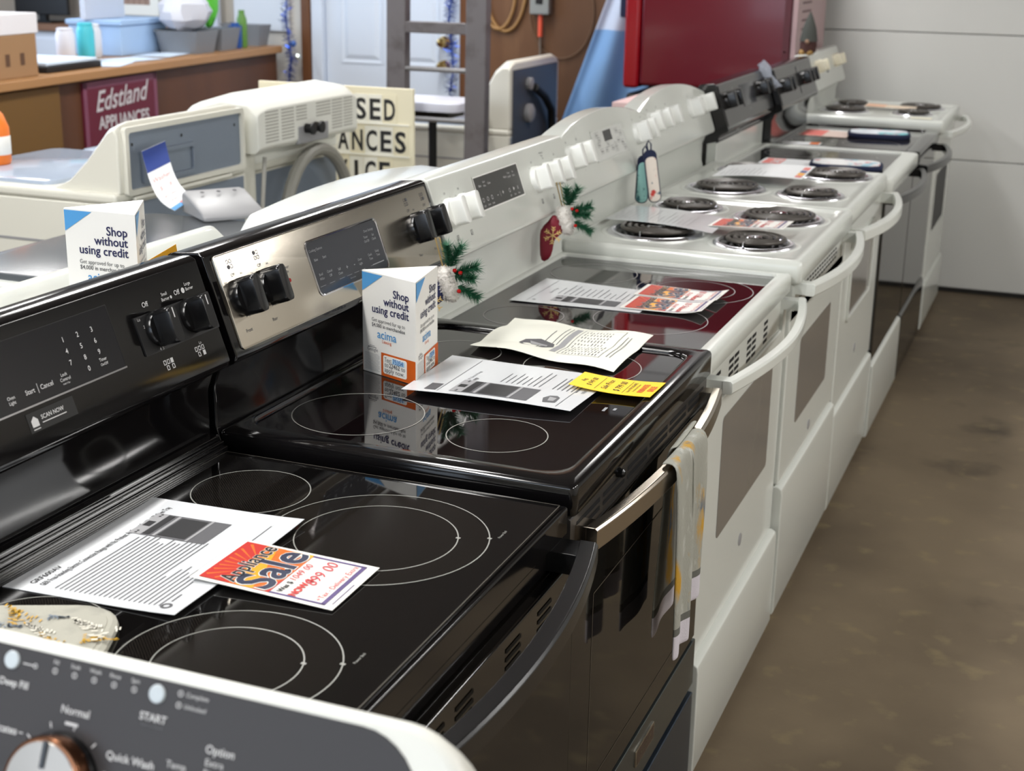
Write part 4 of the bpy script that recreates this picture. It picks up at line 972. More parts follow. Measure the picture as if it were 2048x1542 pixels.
# towel over the steel range handle
def towel():
    root = thing('dish_towel', (.05, .42, .86), 'grey patterned dish towel hanging over the steel range handle', 'towel')
    zt_ = .8695
    def hx(y):   # handle front face there
        t = (y-.024)/(.742-.024); return .030+.030*(1-abs(2*t-1)**2)
    def strip(ya, yb, prof_f, n=14, fold=.0, ph=0, skew=0, mats=(TOWEL, HEM, TOWELB), hem=.048, name='cloth'):
        mb = MB(); cols = []
        for i in range(n+1):
            t = i/n; y = ya+(yb-ya)*t; P = prof_f(y, t)
            cols.append([Vec((x+fold*math.sin(t*PI*2.2+ph)*min(1, k/6), yy, z)) for k, (x, yy, z) in enumerate(P)])
        m = len(cols[0]); V = [p for c in cols for p in c]; F = []; MI = []
        for i in range(n):
            for k in range(m-1):
                F.append((i*m+k, (i+1)*m+k, (i+1)*m+k+1, i*m+k+1)); MI.append(1 if k >= m-4 else 2 if k == m-5 else 0)
        mb.add(V, F); mb.m = MI
        o = mb.build(name, list(mats), root, angle=180)
        s = o.modifiers.new('solid', 'SOLIDIFY'); s.thickness = .004; s.offset = 0
        sm = o.modifiers.new('sub', 'SUBSURF'); sm.levels = 1; sm.render_levels = 1
        return o
    def front(zb, x_off, spread, ns=16):
        def g(y, t):
            X = hx(y)+.004; P = [(X-.020, y, zt_+.001), (X-.008, y, zt_+.006), (X+.003, y, zt_+.001), (X+.006, y, zt_-.014)]
            z1 = zt_-.03; hem = .055
            for k in range(ns-4):
                a = (k+1)/(ns-4); z = z1+(zb+hem-z1)*a; P.append((X+.006+x_off*a, y+spread*(t-.5)*a, z))
            for k in (0, 1, 2, 3): P.append((X+.006+x_off, y+spread*(t-.5), zb+hem*(1-(k+1)/4.0)+(.004 if k == 0 else 0)))
            return P
        return g
    strip(.295, .392, front(.535, .004, -.012), fold=.006, ph=.4, name='front_fold')
    strip(.378, .478, front(.580, -.002, -.012), fold=.007, ph=2.0, name='front_fold')
    def back(y, t):
        X = hx(y)-.026; P = [(X+.012, y, zt_+.004), (X, y, zt_+.001), (X-.004, y, zt_-.012)]
        for k in range(12): a = (k+1)/12; P.append((X-.005-.002*a, y-.04*a, zt_-.012+(.60-zt_+.012)*a))
        for k in range(4): P.append((X-.007, y-.04, .60-.0125*(k+1)))
        return P
    strip(.375, .52, back, fold=.003, ph=1, name='back_fold')
    return root
towel()

# stocking ornaments
def pine(mb, root_p, d, L, n, r_, spread=.9):
    d = Vec(d).normalized()
    for k in range(n):
        t = r_.random(); b = Vec(root_p)+d*L*t
        q = Vec((r_.uniform(-1, 1), r_.uniform(-1, 1), r_.uniform(-1, 1))); q = (q-d*q.dot(d)).normalized()
        e = b+(d*.55+q*spread).normalized()*L*r_.uniform(.32, .52)
        s = (e-b).cross(Vec((1, .3, .2))).normalized()*.0007; s2 = (e-b).cross(s).normalized()*.0007
        mb.add([b+s, b-s*.5+s2, b-s*.5-s2, e], [(0, 1, 3), (1, 2, 3), (2, 0, 3)])
def stocking(label, O, velvet, seed, sc_, knob_dx):
    # local frame : u to the right of the hanging boot, v up, h towards the aisle
    root = thing('stocking_ornament', O, label, 'ornament', 'stocking ornaments hanging from knobs')
    f = Fr(O, (.93, .366, 0), (0, 0, 1)); r_ = random.Random(seed); q = sc_/7297.0
    zp = [(640, 620), (700, 610), (760, 660), (800, 740), (820, 850), (810, 900), (740, 960), (690, 1010), (670, 1080), (660, 1180), (630, 1290), (590, 1350), (520, 1390), (475, 1365), (450, 1280), (440, 1100), (440, 950), (450, 870), (500, 790), (570, 720)]
    out = [((x-770)*q, -(y-720)*q) for x, y in zp]
    cx = sum(p[0] for p in out)/len(out); cy = sum(p[1] for p in out)/len(out)
    def sc(k): return [(cx+(u-cx)*k, cy+(v-cy)*k) for u, v in out]
    mb = MB(); mb.loft([[f.pt(u, v, h) for u, v in sc(k)] for k, h in ((.90, -.014), (1, -.009), (1.02, -.002), (1, .004), (.94, .008), (.82, .0105), (.6, .012))])
    mb.build('boot', velvet, root, angle=80)
    mb = MB(); cu, cv = (650-770)*q, -(930-720)*q
    for k in range(6):
        a = PI*k/3+.45; L_ = .020*sc_; e = (cu+L_*math.cos(a), cv+L_*math.sin(a)); mb.line(f, cu, cv, *e, .0019, .0128)
        for w_ in (.5, .78):
            b = (cu+L_*w_*math.cos(a), cv+L_*w_*math.sin(a))
            for w in (-.75, .75): mb.line(f, *b, b[0]+.007*math.cos(a+w), b[1]+.007*math.sin(a+w), .0016, .0129)
    mb.build('snowflake', GOLD, root)
    # fur cuff : a tilted soft band
    ca = (860-770)*q, -(690-720)*q; ax = Vec((.30, -.954)); pe = Vec((.954, .30)); hl, hw = 255*q, 118*q
    mb = MB(); L = []
    for k in range(11):
        t = -1+2*k/10; w_ = hw*math.sqrt(max(1-abs(t)**3.2, .02))
        c0 = (ca[0]+ax.x*hl*t, ca[1]+ax.y*hl*t)
        L.append([f.pt(c0[0]+pe.x*w_*math.cos(2*PI*j/16)+.0012*r_.uniform(-1, 1), c0[1]+pe.y*w_*math.cos(2*PI*j/16)+.0012*r_.uniform(-1, 1), w_*1.05*math.sin(2*PI*j/16)) for j in range(16)])
    mb.loft(L)
    for k in range(700):
        t = r_.uniform(-1, 1); a = r_.uniform(0, 2*PI); w_ = hw*math.sqrt(max(1-abs(t)**3.2, .02))
        p = f.pt(ca[0]+ax.x*hl*t+pe.x*w_*math.cos(a), ca[1]+ax.y*hl*t+pe.y*w_*math.cos(a), w_*1.05*math.sin(a))
        d = (f.U*pe.x+f.V*pe.y)*math.cos(a)+f.N*math.sin(a)+(f.U*ax.x+f.V*ax.y)*(t*.8+r_.uniform(-.5, .5)); e = p+d.normalized()*.005; s2 = (f.U*ax.x+f.V*ax.y)*.0009
        mb.add([p-s2, p+s2, e], [(0, 1, 2)])
    mb.build('fur_cuff', FUR, root, angle=80)
    mb = MB()
    for (zx, zy), d, L_, n in (((880, 430), (-.05, 1.0, .35), .034, 120), ((900, 430), (.45, .9, .2), .036, 110), ((950, 520), (1.0, .35, .35), .036, 140), ((960, 560), (.9, .0, .6), .034, 110), ((1000, 700), (.9, -.45, .25), .034, 120)):
        pine(mb, f.pt((zx-770)*q, -(zy-720)*q, .008), f.U*d[0]+f.V*d[1]+f.N*d[2], L_*1.3*sc_, int(n*2.4), r_, .7)
    tag(mb.build('pine_sprig', PINE, root), kind='stuff')
    for zx, zy, h in ((1040, 495, .022), (1020, 750, .02), (960, 470, .018)):
        p = f.pt((zx-770)*q, -(zy-720)*q, h); MB().lathe(Fr(p, (0, 1, 0), (0, 0, 1)), 0, 0, [(.0004, -.0042), (.003, -.003), (.0042, 0), (.003, .003), (.0004, .0042)], 12).build('berry', BERRY, root)
    a = f.pt((815-770)*q, -(440-720)*q, 0); b = f.pt((720-770)*q+knob_dx, -(60-720)*q, -.004)
    MB().tube([a-f.U*.003, b-f.U*.004, b+f.U*.004, a+f.U*.003], .0014, 6).build('hanging_loop', TWINE, root)
NAVYV = mat('navy_velvet', rgb(26, 36, 84), .55)
stocking('red velvet stocking ornament with a gold snowflake hanging on the white glass-top range', (-.505, 1.337, 1.028), REDVEL, 3, 1.0, 0)
stocking('navy stocking ornament half hidden behind the display box on the steel range', (-.488, 0.64, 1.026), NAVYV, 8, 1.0, 0)
# pair of small pot-handle mitts on the coil range knob
def mitt(label, O, ang, Lh, wd, m_, bind, hx_):
    root = thing('pot_handle_mitt', O, label, 'mitt', 'fabric mitts hanging on the arched panel')
    f = Fr(O, (.90*math.cos(ang), .43*math.cos(ang), math.sin(ang)), (-math.sin(ang)*.9, -math.sin(ang)*.43, math.cos(ang)))
    lo = lambda i, h: [f.pt(u, v, h) for u, v in rr(-wd/2+i, wd/2-i, -Lh+i, 0-i, wd*.42, 5)]
    mb = MB(); mb.loft([lo(.002, -.006), lo(0, -.003), lo(0, .003), lo(.0015, .0045)]); mb.build('binding', bind, root)
    mb = MB(); mb.loft([[f.pt(u, v, h) for u, v in rr(-wd/2+i, wd/2-i, -Lh+i, -.016-i, max(wd*.42-i, .004), 5)] for i, h in ((.002, .003), (.0035, .0075), (.009, .0095))]); mb.build('printed_face', m_, root)
    MB().tube([f.pt(-.004, -.004, 0), f.pt(-.006, .016, .002), f.pt(0, .026, .002), f.pt(.006, .016, .002), f.pt(.004, -.004, 0)], .0022, 6).build('hanging_loop', bind, root)
mitt('teal print fabric mitt hanging by the coil range knob, left of its navy pair', (-.530, 2.085, 1.086), -.03, .132, .036, TEALC, NAVYC, 1)
mitt('floral and navy fabric mitt in front of the teal one on the coil range', (-.508, 2.055, 1.106), .16, .145, .036, FLORAL, NAVYC, 2)

# ================================================================== foreground washer
WS = thing('washer', (-.11, -1.1, 0), 'white top-load washer with a dark console in the near left corner', 'washer')
PF = Fr((0, -.907, 1.1), (1, 0, 0), (0, .397, .918))
mb = MB(); xr = .238; xl = -.458
xr = .250
def lpp(h, top, dx, r): return [PF.pt(u, v, h) for u, v in rr(xl-dx, xr+dx, -.19, top, r, 9)]
mb.loft([lpp(-.105, -.075, -.01, .06), lpp(-.075, -.030, -.004, .065), lpp(-.045, -.008, 0, .068), lpp(-.018, .001, 0, .066), lpp(-.006, .003, -.001, .066), lpp(-.001, .0005, -.005, .063), lpp(0, -.003, -.010, .060)])
cons = mb.build('console', WHITE2, WS, angle=75)
fa = MB(); fr_ = .207; fl = [(xl+.03, -.185), (fr_, -.185)]+[(fr_-.052+.052*math.cos(a), -.006-.052+.052*math.sin(a)) for a in [PI/2*k/8 for k in range(9)]]+[(xl+.06, -.006), (xl+.03, -.034)]
fa.slab(PF, fl, -.002, .0012); fas = fa.build('fascia', FASCIA, WS)
mb = MB()
for u in (-.1535, -.0170):
    b = MB(); b.lathe(PF, u, -.017, [(.0072, .0), (.0072, .0025), (.0064, .0035)], 24); b.build('button', mat('pale_button', rgb(188, 196, 200), .3), fas)
for k, (s_, u) in enumerate((('Fill', -.112), ('Soak', -.0935), ('Wash', -.075), ('Rinse', -.0565), ('Spin', -.038))):
    mb.ring(PF, u, -.018, .0015, .0023, .0018, 18); mb.text(PF, s_, u, -.0128, .0046, h=.0018)
for s_, v in (('Complete', .0128), ('Unlocked', .0216)):
    mb.ring(PF, .003, -v, .0015, .0023, .0018, 18); mb.text(PF, s_, .008, -v-.0016, .005, 'l', h=.0018, shear=.2)
mb.line(PF, -.143, -.0178, -.133, -.0178, .0009, .0018); mb.ring(PF, -.131, -.0178, .0012, .002, .0018, 16)
mb.text(PF, 'Deep Fill', -.148, -.037, .0078, h=.0018, bold=.02); mb.text(PF, 'START', -.017, -.038, .0082, h=.0018, bold=.02); mb.text(PF, 'Hold to Cancel', -.017, -.0425, .0032, h=.0018, mi=1)
mb.text(PF, 'Normal', -.0865, -.0475, .0086, h=.0018, bold=.015); mb.rect(PF, -.094, -.082, -.056, -.0535, .0018)
mb.text(PF, 'Quick Wash', -.052, -.073, .0086, 'l', h=.0018, bold=.015); mb.text(PF, 'Option', .045, -.0508, .0086, h=.0018, bold=.015)
mb.text(PF, 'Extra', .042, -.060, .0075, h=.0018); mb.text(PF, 'Rinse', .042, -.068, .0075, h=.0018); mb.text(PF, 'Temp', .010, -.068, .0075, h=.0018)
mb.text(PF, 'Delicates', -.137, -.073, .0086, 'r', h=.0018, bold=.015); mb.line(PF, -.135, -.0705, -.131, -.0705, .0009, .0018)
mb.text(PF, 'Heavy', -.158, -.090, .0086, 'r', h=.0018, bold=.015)
mb.disc(PF, .095, -.063, .003, .0018, 12, 2)
for a in range(-40, 230, 30): mb.line(PF, -.092+.0405*math.cos(math.radians(a)), -.099+.0405*math.sin(math.radians(a)), -.092+.045*math.cos(math.radians(a)), -.099+.045*math.sin(math.radians(a)), .0012, .0018)
mb.build('lettering', [mat('console_print', rgb(200, 198, 196), .5), INKG, BLUEINK], fas)
ku, kv = -.092, -.099
kk = MB().lathe(PF, ku, kv, [(.0375, .001), (.0375, .006), (.0365, .008)], 40).build('dial', BLACKP, fas)
MB().lathe(PF, ku, kv, [(.036, .007), (.036, .019), (.0345, .022), (.0325, .0225)], 40).build('dial_ring', BRONZE, kk)
MB().lathe(PF, ku, kv, [(.0328, .021), (.0315, .0232), (.012, .0238), (.001, .0240)], 40).build('dial_face', mat('spun_steel', rgb(150, 144, 136), .3, 1), kk)
MB().rect(PF, ku-.002, ku+.002, kv+.012, kv+.033, .0248).build('dial_pointer', BLACKP, kk)
MB().box(-.455, .235, -1.50, -.80, .03, .90).build('cabinet', WHITE, WS, bevel=.008)
MB().box(-.42, .20, -1.46, -1.02, .90, .915).build('lid', WHITE, WS, bevel=.006)
mb = MB()
for x in (-.40, .18):
    for y in (-1.44, -.86): mb.lathe(UP, x, y, [(.02, 0), (.02, .012), (.01, .014), (.01, .04)], 12)
mb.build('foot', BLACKP, WS)

# ================================================================== washers behind the range row
def c_washer(label, ya, yb, xa, xb, cons_prof, lid_m, body_m, arch=0, console_m=None):
    root = thing('washer', ((xa+xb)/2, (ya+yb)/2, 0), label, 'washer', 'top-load washers behind the ranges')
    MB().box(xa, xb, ya, yb, .03, .92).build('cabinet', body_m, root, bevel=.01)
    mb = MB(); n = 16; L = []
    for i in range(n+1):
        t = i/n; e = min(t, 1-t)*(yb-ya); k = min(1, e/.05); dz = arch*(1-(2*t-1)**2)-(1-math.sqrt(1-(1-k)**2))*.035
        L.append([(x, ya+(yb-ya)*t, z+(dz if z > 1.0 else 0)) for x, z in cons_prof])
    mb.loft(L); mb.build('console', console_m or body_m, root, bevel=.008)
    if xb-xa > .5: MB().slab(UP, rr(xa+.02, xb-.30, ya+.03, yb-.03, .05, 5), .918, .935, .006).build('lid', lid_m, root)
    mb = MB()
    for x in (xa+.07, xb-.07):
        for y in (ya+.07, yb-.07): mb.lathe(UP, x, y, [(.02, 0), (.02, .012), (.01, .014), (.01, .04)], 12)
    mb.build('foot', BLACKP, root)
    return root
c_washer('white washer with dark lid behind the steel and nearest ranges, display box on it', -.095, .645, -1.12, -.70, [(-.985, .91), (-.985, 1.085), (-.975, 1.105), (-.95, 1.108), (-.935, 1.09), (-.93, 1.0555), (-.70, 1.0555), (-.70, .91)], GRAPH, WHITE, 0)
c_washer('white washer with an arched rounded console right behind the steel range', .665, 1.48, -1.74, -.70, [(-.96, .91), (-.96, 1.08), (-.94, 1.108), (-.90, 1.114), (-.76, 1.108), (-.71, 1.09), (-.70, 1.05), (-.70, .91)], GRAPH, WHITE, .022)
c_washer('narrow graphite appliance with a rounded dark top behind the nearest black range', -.86, -.12, -.80, -.665, [(-.735, .91), (-.735, 1.13), (-.725, 1.150), (-.70, 1.158), (-.675, 1.15), (-.665, 1.13), (-.665, .91)], GRAPH, GRAPH, .012)
# grey loose console panel lying on the second washer
root = thing('console_panel', (-1.53, 1.49, .9365), 'loose grey plastic console panel with three holes under the hanging price tag', 'panel')
fw_ = Fr((-1.515, 1.50, .9365), (.60, .80, 0), (-.80, .60, .0))
mb = MB(); L = []
for t in (0, .06, .94, 1):
    a = -.085+.17*t; k = .92 if 0 < t < 1 else .85
    L.append([fw_.pt(a, v*k, h*k) for v, h in ((-.10, 0), (-.10, .012), (-.085, .022), (.06, .062), (.085, .062), (.095, .05), (.095, 0))])
mb.loft(L); mb.build('shell', GREYP, root, bevel=.004)
fs = Fr(fw_.pt(0, .03, .0545), fw_.U, (fw_.V*.145+fw_.N*.04))
for u in (-.045, 0, .045): MB().disc(fs, u, .0, .006, .003, 16).build('hole', mat('hole_grey', rgb(60, 60, 64), .6), root)
# row A : washers whose consoles show their backs
def rear_washer(label, ya, yb, style, xb=-1.93, zd=.935, xa=-2.62):
    root = thing('washer', (-2.25, (ya+yb)/2, 0), label, 'washer', 'washers seen from behind')
    MB().box(xa, xb, ya, yb, .03, zd-.03).build('cabinet', WHITE3, root, bevel=.006)
    MB().box(xa, xb, ya-.002, yb+.002, zd-.03, zd).build('top_deck', WHITE3, root, bevel=.012, seg=3)
    MB().box(xa+.01, xb-.01, ya-.0015, ya+.002, zd-.155, zd-.148).build('side_seam', GREYP, root)
    mb = MB()
    for x in (-2.55, -2.0):
        for y in (ya+.07, yb-.07): mb.lathe(UP, x, y, [(.02, 0), (.02, .012), (.01, .014), (.01, .04)], 12)
    mb.build('foot', BLACKP, root)
    lid = MB().slab(UP, rr(xa+.04, xb-.26, ya+.05, yb-.05, .04, 5), zd-.001, zd+.012, .004).build('lid', mat('tinted_lid', rgb(168, 180, 198), .12), root)
    MB().box(xb-.001, xb+.004, ya+.02, yb-.02, .08, zd-.035).build('rear_panel', BACKGREY, root, bevel=.002)
    return root, xb
root, xb = rear_washer('cream white washer with open grey console back and a hanging price tag', 1.53, 2.20, 0, -1.88, .955)
ya, yb = 1.55, 2.185
def console_shell(root, ya, yb, prof, m, name='console', r=.03):
    mb = MB(); L = []; cx = sum(p[0] for p in prof)/len(prof); zb = min(p[1] for p in prof)
    for t in (0, .03, .10, .90, .97, 1):
        k = {0: .90, .03: .96, .10: 1, .90: 1, .97: .96, 1: .90}[t]
        L.append([(x, ya+(yb-ya)*t, zb+(z-zb)*k) for x, z in prof])
    mb.loft(L); return mb.build(name, m, root, bevel=.006)
console_shell(root, ya, yb, [(-2.12, .95), (-2.05, .985), (-1.99, 1.045), (-1.945, 1.10), (-1.915, 1.138), (-1.89, 1.15), (-1.88, 1.13), (-1.88, .95)], WHITE3)
fb = Fr((-1.878, 0, 0), (0, 1, 0), (0, 0, 1))
mb = MB(); mb.loft([[fb.pt(u, v, h) for u, v in rr(*b, .01, 3)] for b, h in (((ya+.02, yb-.005, .945, 1.135), -.004), ((ya+.02, yb-.005, .945, 1.135), .012), ((ya+.035, yb-.02, .96, 1.12), .012), ((ya+.035, yb-.02, .96, 1.12), .001))], False, False); mb.build('console_rim', WHITE3, root)
MB().slab(fb, rr(ya+.035, yb-.02, .96, 1.12, .01, 3), -.002, .002).build('console_back', BACKGREY, root)
MB().loft([[fb.pt(u, v, h) for u, v in rr(*b, .006, 3)] for b, h in (((ya+.10, ya+.36, .97, 1.06), .002), ((ya+.10, ya+.36, .97, 1.06), .009), ((ya+.112, ya+.348, .982, 1.048), .009), ((ya+.112, ya+.348, .982, 1.048), .003))], False, False).build('access_frame', BACKGREY, root)
mb = MB()
for u in (ya+.06, ya+.30, yb-.05): mb.disc(fb, u, 1.085, .005, .003, 10)
mb.build('screw', BLACKM, root)
MB().box(-1.88, -1.865, ya+.05, ya+.55, .928, .94).build('rear_ledge', WHITE3, root, bevel=.004)
# price tag hung on it
root, sh = paper('price_tag', 'long paper tag with blue top and red handwriting hanging on a washer back', 'price tag', ((-1.855, 1.624, 1.066), (-1.855, 1.738, 1.082), (-1.62, 1.532, 0.971), (-1.62, 1.432, 0.948)), PAPER, lambda a, b: -.045*math.sin(b*PI)*.9, nx=4, ny=12)
mb = MB(); h = sh.h0; w = sh.w
mb.rect(sh, 0, w, sh.h*.76, sh.h*.995, h, 0, 3, 4); mb.rect(sh, 0, w*.5, 0, sh.h*.10, h, 1, 2, 2); mb.rect(sh, w*.45, w*.75, .0, sh.h*.12, h, 2, 2, 2); mb.rect(sh, w*.75, w, .0, sh.h*.16, h, 3, 2, 2)
mb.build('print', [BLUEINK, SKYB, REDPR, mat('soft_yellow', rgb(240, 214, 90), .5)], root)
mb = MB(); mb.text(sh, 'Washer', w*.5, sh.h*.62, .028, shear=.2, h=h); mb.text(sh, '$ 1 8', w*.5, sh.h*.48, .03, shear=.2, h=h); mb.text(sh, '60 day', w*.5, sh.h*.34, .024, shear=.2, h=h); mb.text(sh, 'warr.', w*.5, sh.h*.22, .024, shear=.2, h=h); mb.build('handwriting', REDPR, root)
# B
root, xb = rear_washer('white washer with a vented plastic console back and grey drain hose', 2.215, 2.90, 1)
ya, yb = 2.225, 2.90
console_shell(root, ya, yb, [(-2.30, .93), (-2.25, .97), (-2.18, 1.06), (-2.10, 1.13), (-1.98, 1.165), (-1.885, 1.155), (-1.845, 1.12), (-1.845, 1.0), (-1.86, .985), (-1.93, .985), (-1.93, .93)], WHITE2)
fb = Fr((-1.845, 0, 0), (0, 1, 0), (0, 0, 1))
for (g0, g1) in ((ya+.045, ya+.125), (ya+.145, ya+.225), (ya+.24, ya+.31), (yb-.30, yb-.20), (yb-.19, yb-.115), (yb-.105, yb-.04)):
    mb = MB(); n = 10 if not (ya+.23 < g0 < yb-.25) else 5
    for k in range(n): mb.fbox(fb, g0, g1, 1.108-.0105*k, 1.113-.0105*k, 0, .0006)
    mb.build('vent_slot', mat('vent_shadow', rgb(170, 168, 160), .7), root)
mb = MB(); mb.box(-1.86, -1.842, ya+.25, yb-.22, .985, 1.045); mb.build('valve_bracket', GREYP, root, bevel=.004)
for u in (ya+.30, ya+.36):
    mb = MB(); f2 = Fr((-1.842, u, 1.035), (0, 1, 0), (0, 0, 1)); mb.lathe(f2, 0, 0, [(.016, 0), (.016, .02), (.02, .022), (.02, .03), (.012, .032)], 16); mb.build('water_inlet', BLACKM, root)
P = [(-1.90, ya+.20, .62)]+[(-1.87, ya+.42+.24*math.cos(a), .66+.29*math.sin(a)) for a in [PI*(1-k/14) for k in range(15)]]+[(-1.90, ya+.66, .45)]
MB().tube(P, .022, 10).build('drain_hose', HOSE, root)
P = [(-1.885, ya+.10, .96), (-1.885, ya+.085, .86), (-1.89, ya+.07, .70), (-1.89, ya+.06, .4)]
MB().tube(P, .007, 8).build('power_cord', mat('cord_pale', rgb(176, 174, 168), .5), root)
MB().box(-1.93, -1.915, ya, ya+.09, .30, .97).build('corner_post', WHITE3, root, bevel=.004)
# D
root, xb = rear_washer('cream washer with a black hose on its back in front of the brown wall', 4.585, 5.26, 2, -1.93, .80, -2.55)
ya, yb = 4.59, 5.25
console_shell(root, ya, yb, [(-2.075, .80), (-2.07, .97), (-2.01, 1.08), (-1.975, 1.112), (-1.95, 1.118), (-1.93, 1.105), (-1.93, .80)], WHITE3, r=.01)
MB().box(-1.932, -1.924, ya+.03, yb-.03, .30, 1.075).build('console_back', mat('slate_back', rgb(84, 86, 92), .4, .4), root, bevel=.003)
MB().tube([(-1.90, ya+.25, .98), (-1.89, ya+.36, .93), (-1.89, ya+.46, .86), (-1.90, ya+.50, .78), (-1.90, ya+.50, .5)], .02, 10).build('drain_hose', BLACKM, root)
mb = MB(); mb.lathe(Fr((-1.924, ya+.22, 1.0), (0, 1, 0), (0, 0, 1)), 0, 0, [(.03, 0), (.03, .02), (.02, .024)], 18); mb.lathe(Fr((-1.924, ya+.22, .86), (0, 1, 0), (0, 0, 1)), 0, 0, [(.045, 0), (.045, .02), (.03, .03)], 18); mb.build('water_inlet', GREYP, root)
# small sticker peeking out behind the nearest ranges
root, sh = paper('price_tag', 'small orange-yellow tag peeking out behind the corner of the steel range panel', 'price tag', ((-.690, .025, 1.174), (-.690, .10, 1.186), (-.675, .10, 1.07), (-.675, .025, 1.0565)), mat('amber_card', rgb(250, 180, 30), .5))
mb = MB(); mb.text(sh, 'SALE', sh.w*.5, sh.h*.80, .022, h=sh.h0, bold=.03); mb.build('lettering', INKB, root)
# orange bottle at the left edge
root = thing('spray_bottle', (-2.50, 1.775, .9675), 'orange bottle standing on the washer at the left picture edge', 'bottle')
f = Fr((-2.50, 1.775, .9675), (1, 0, 0), (0, 1, 0))
MB().lathe(f, 0, 0, [(.04, 0), (.045, .01), (.045, .11), (.03, .15), (.016, .165)], 24, cap0=True).build('bottle', mat('orange_plastic', rgb(236, 120, 30), .4), root)
MB().lathe(f, 0, 0, [(.0455, .03), (.0462, .031), (.0462, .085), (.0455, .086)], 24, cap1=False).build('label_band', CARD, root)
MB().lathe(f, 0, 0, [(.018, .165), (.018, .19), (.01, .195)], 16).build('cap', MATS['orange_plastic'], root)

# ================================================================== sign, ladder, table, counter
root = thing('letter_sign', (-2.22, 3.15, 0), 'cream board with changeable black letters reading used appliances service', 'sign')
fsg = Fr((0, 3.14, 0), (1, 0, 0), (0, 0, 1))
MB().box(-2.40, -1.738, 3.14, 3.155, .42, 1.118).build('board', SIGNCR, root, bevel=.002)
mb = MB(); mb.box(-2.35, -2.30, 3.155, 3.19, 0, 1.0); mb.box(-1.92, -1.87, 3.155, 3.19, 0, 1.0); mb.build('leg', LADDER, root)
rows = ((1.000, 'USED', -1.812, .047, 1.02), (.882, 'APPLIANCES', -1.768, .042, .9), (.765, 'SERVICE', -1.835, .044, .9))
for zb, word, xr_, pitch, k in rows:
    MB().box(-2.39, -1.755, 3.136, 3.140, zb-.020, zb-.014).build('rail', SIGNLT, root)
    for i, ch in enumerate(reversed(word)):
        u1 = xr_+.006-i*.0605; wch = .058
        t = MB().slab(fsg, rr(u1-wch, u1, zb-.014, zb+.092, .002, 2), 0, .0018).build('letter_tile', SIGNLT if i % 3 else SIGNCR, root)
        MB().text(fsg, ch, u1-wch/2, zb, .108, h=.0026, bold=.025, maxw=.046).build('letter', INKB, t)
# ladder
root = thing('ladder', (-2.08, 4.1, 0), 'weathered grey ladder standing before the white door', 'ladder')
for xa, xb_ in ((-2.318, -2.226), (-1.938, -1.842)):
    mb = MB(); mb.loft([[(xa, 4.05, 0), (xb_, 4.05, 0), (xb_, 4.11, 0), (xa, 4.11, 0)], [(xa, 4.11, 2.6), (xb_, 4.11, 2.6), (xb_, 4.17, 2.6), (xa, 4.17, 2.6)]]); mb.build('rail', LADDER, root, bevel=.006)
for z, h in ((.35, .02), (.62, .02), (1.285, .024), (1.56, .022), (1.84, .022), (2.12, .022), (2.4, .022)):
    y_ = 4.05+.06*z/2.6; MB().box(-2.23, -1.93, y_+.004, y_+.058, z-h, z+h).build('step', LADDER, root, bevel=.004)
for z in (.89, 1.108):
    MB().tube([(-2.3, 4.09, z), (-1.86, 4.09, z)], .011, 8).build('brace_rod', mat('rod_grey', rgb(130, 130, 132), .4, .5), root)
# pedestal table
root = thing('pedestal_table', (-2.24, 4.42, 0), 'small pale table on a black pedestal between the door and the ladder', 'table')
MB().slab(UP, rr(-2.44, -2.05, 4.24, 4.56, .05, 5), .905, .945, .006).build('table_top', mat('pale_table', rgb(212, 214, 226), .4), root)
MB().box(-2.34, -2.12, 4.30, 4.50, .865, .905).build('under_frame', BLACKM, root, bevel=.01)
MB().lathe(Fr((-2.24, 4.40, 0), (1, 0, 0), (0, 1, 0)), 0, 0, [(.15, 0), (.15, .02), (.05, .05), (.02, .1), (.02, .866)], 20).build('pedestal', BLACKM, root)
# service counter along the left
CA, CB = Vec((-3.40, 1.6, 0)), Vec((-3.715, 5.52, 0))
dirc = (CB-CA).normalized(); inn = Vec((-dirc.y, dirc.x, 0))      # into the counter (towards the left)
root = thing('service_counter', (CA+CB)/2+inn*.3, 'long brown wooden service counter at the left with a maroon sign', 'counter')
fc = Fr(CA, dirc, (0, 0, 1)); LC = (CB-CA).length
MB().fbox(fc, 0, LC, 0, 1.03, -.60, -.02).build('front_panel', BROWNP, root)
MB().fbox(fc, 0, LC, 1.03, 1.07, -.66, .02).build('counter_top', TAN, root, bevel=.006)
MB().fbox(fc, 0, 1.80, .06, 1.022, -.03, -.008).build('ochre_panel', OCHRE, root, bevel=.003)
def ctr(u, h=-.25): return fc.pt(u, 1.07, h)
sg = thing('shop_sign', fc.pt(2.30, .72, -.012), 'maroon shop sign with white script fixed to the brown counter front', 'sign')
s0, s1, v0, v1 = 1.975, 2.60, .62, 1.018
MB().slab(fc, rr(s0, s1, v0, v1, .004, 2), -.0195, -.008).build('sign_board', MAROON, sg)
mb = MB(); mb.frame(fc, s0, s1, v0, v1, .03, -.007); mb.build('sign_border', MAROONB, sg)
mb = MB(); mb.text(fc, 'Edstland', (s0+s1)/2+.01, v1-.125, .13, h=-.006, bold=.012, shear=.4, rot=.05, maxw=.46); mb.text(fc, 'APPLIANCES', (s0+s1)/2+.01, v1-.215, .078, h=-.006, bold=.03, maxw=.50)
mb.build('lettering', mat('sign_white', rgb(190, 186, 190), .6), sg)
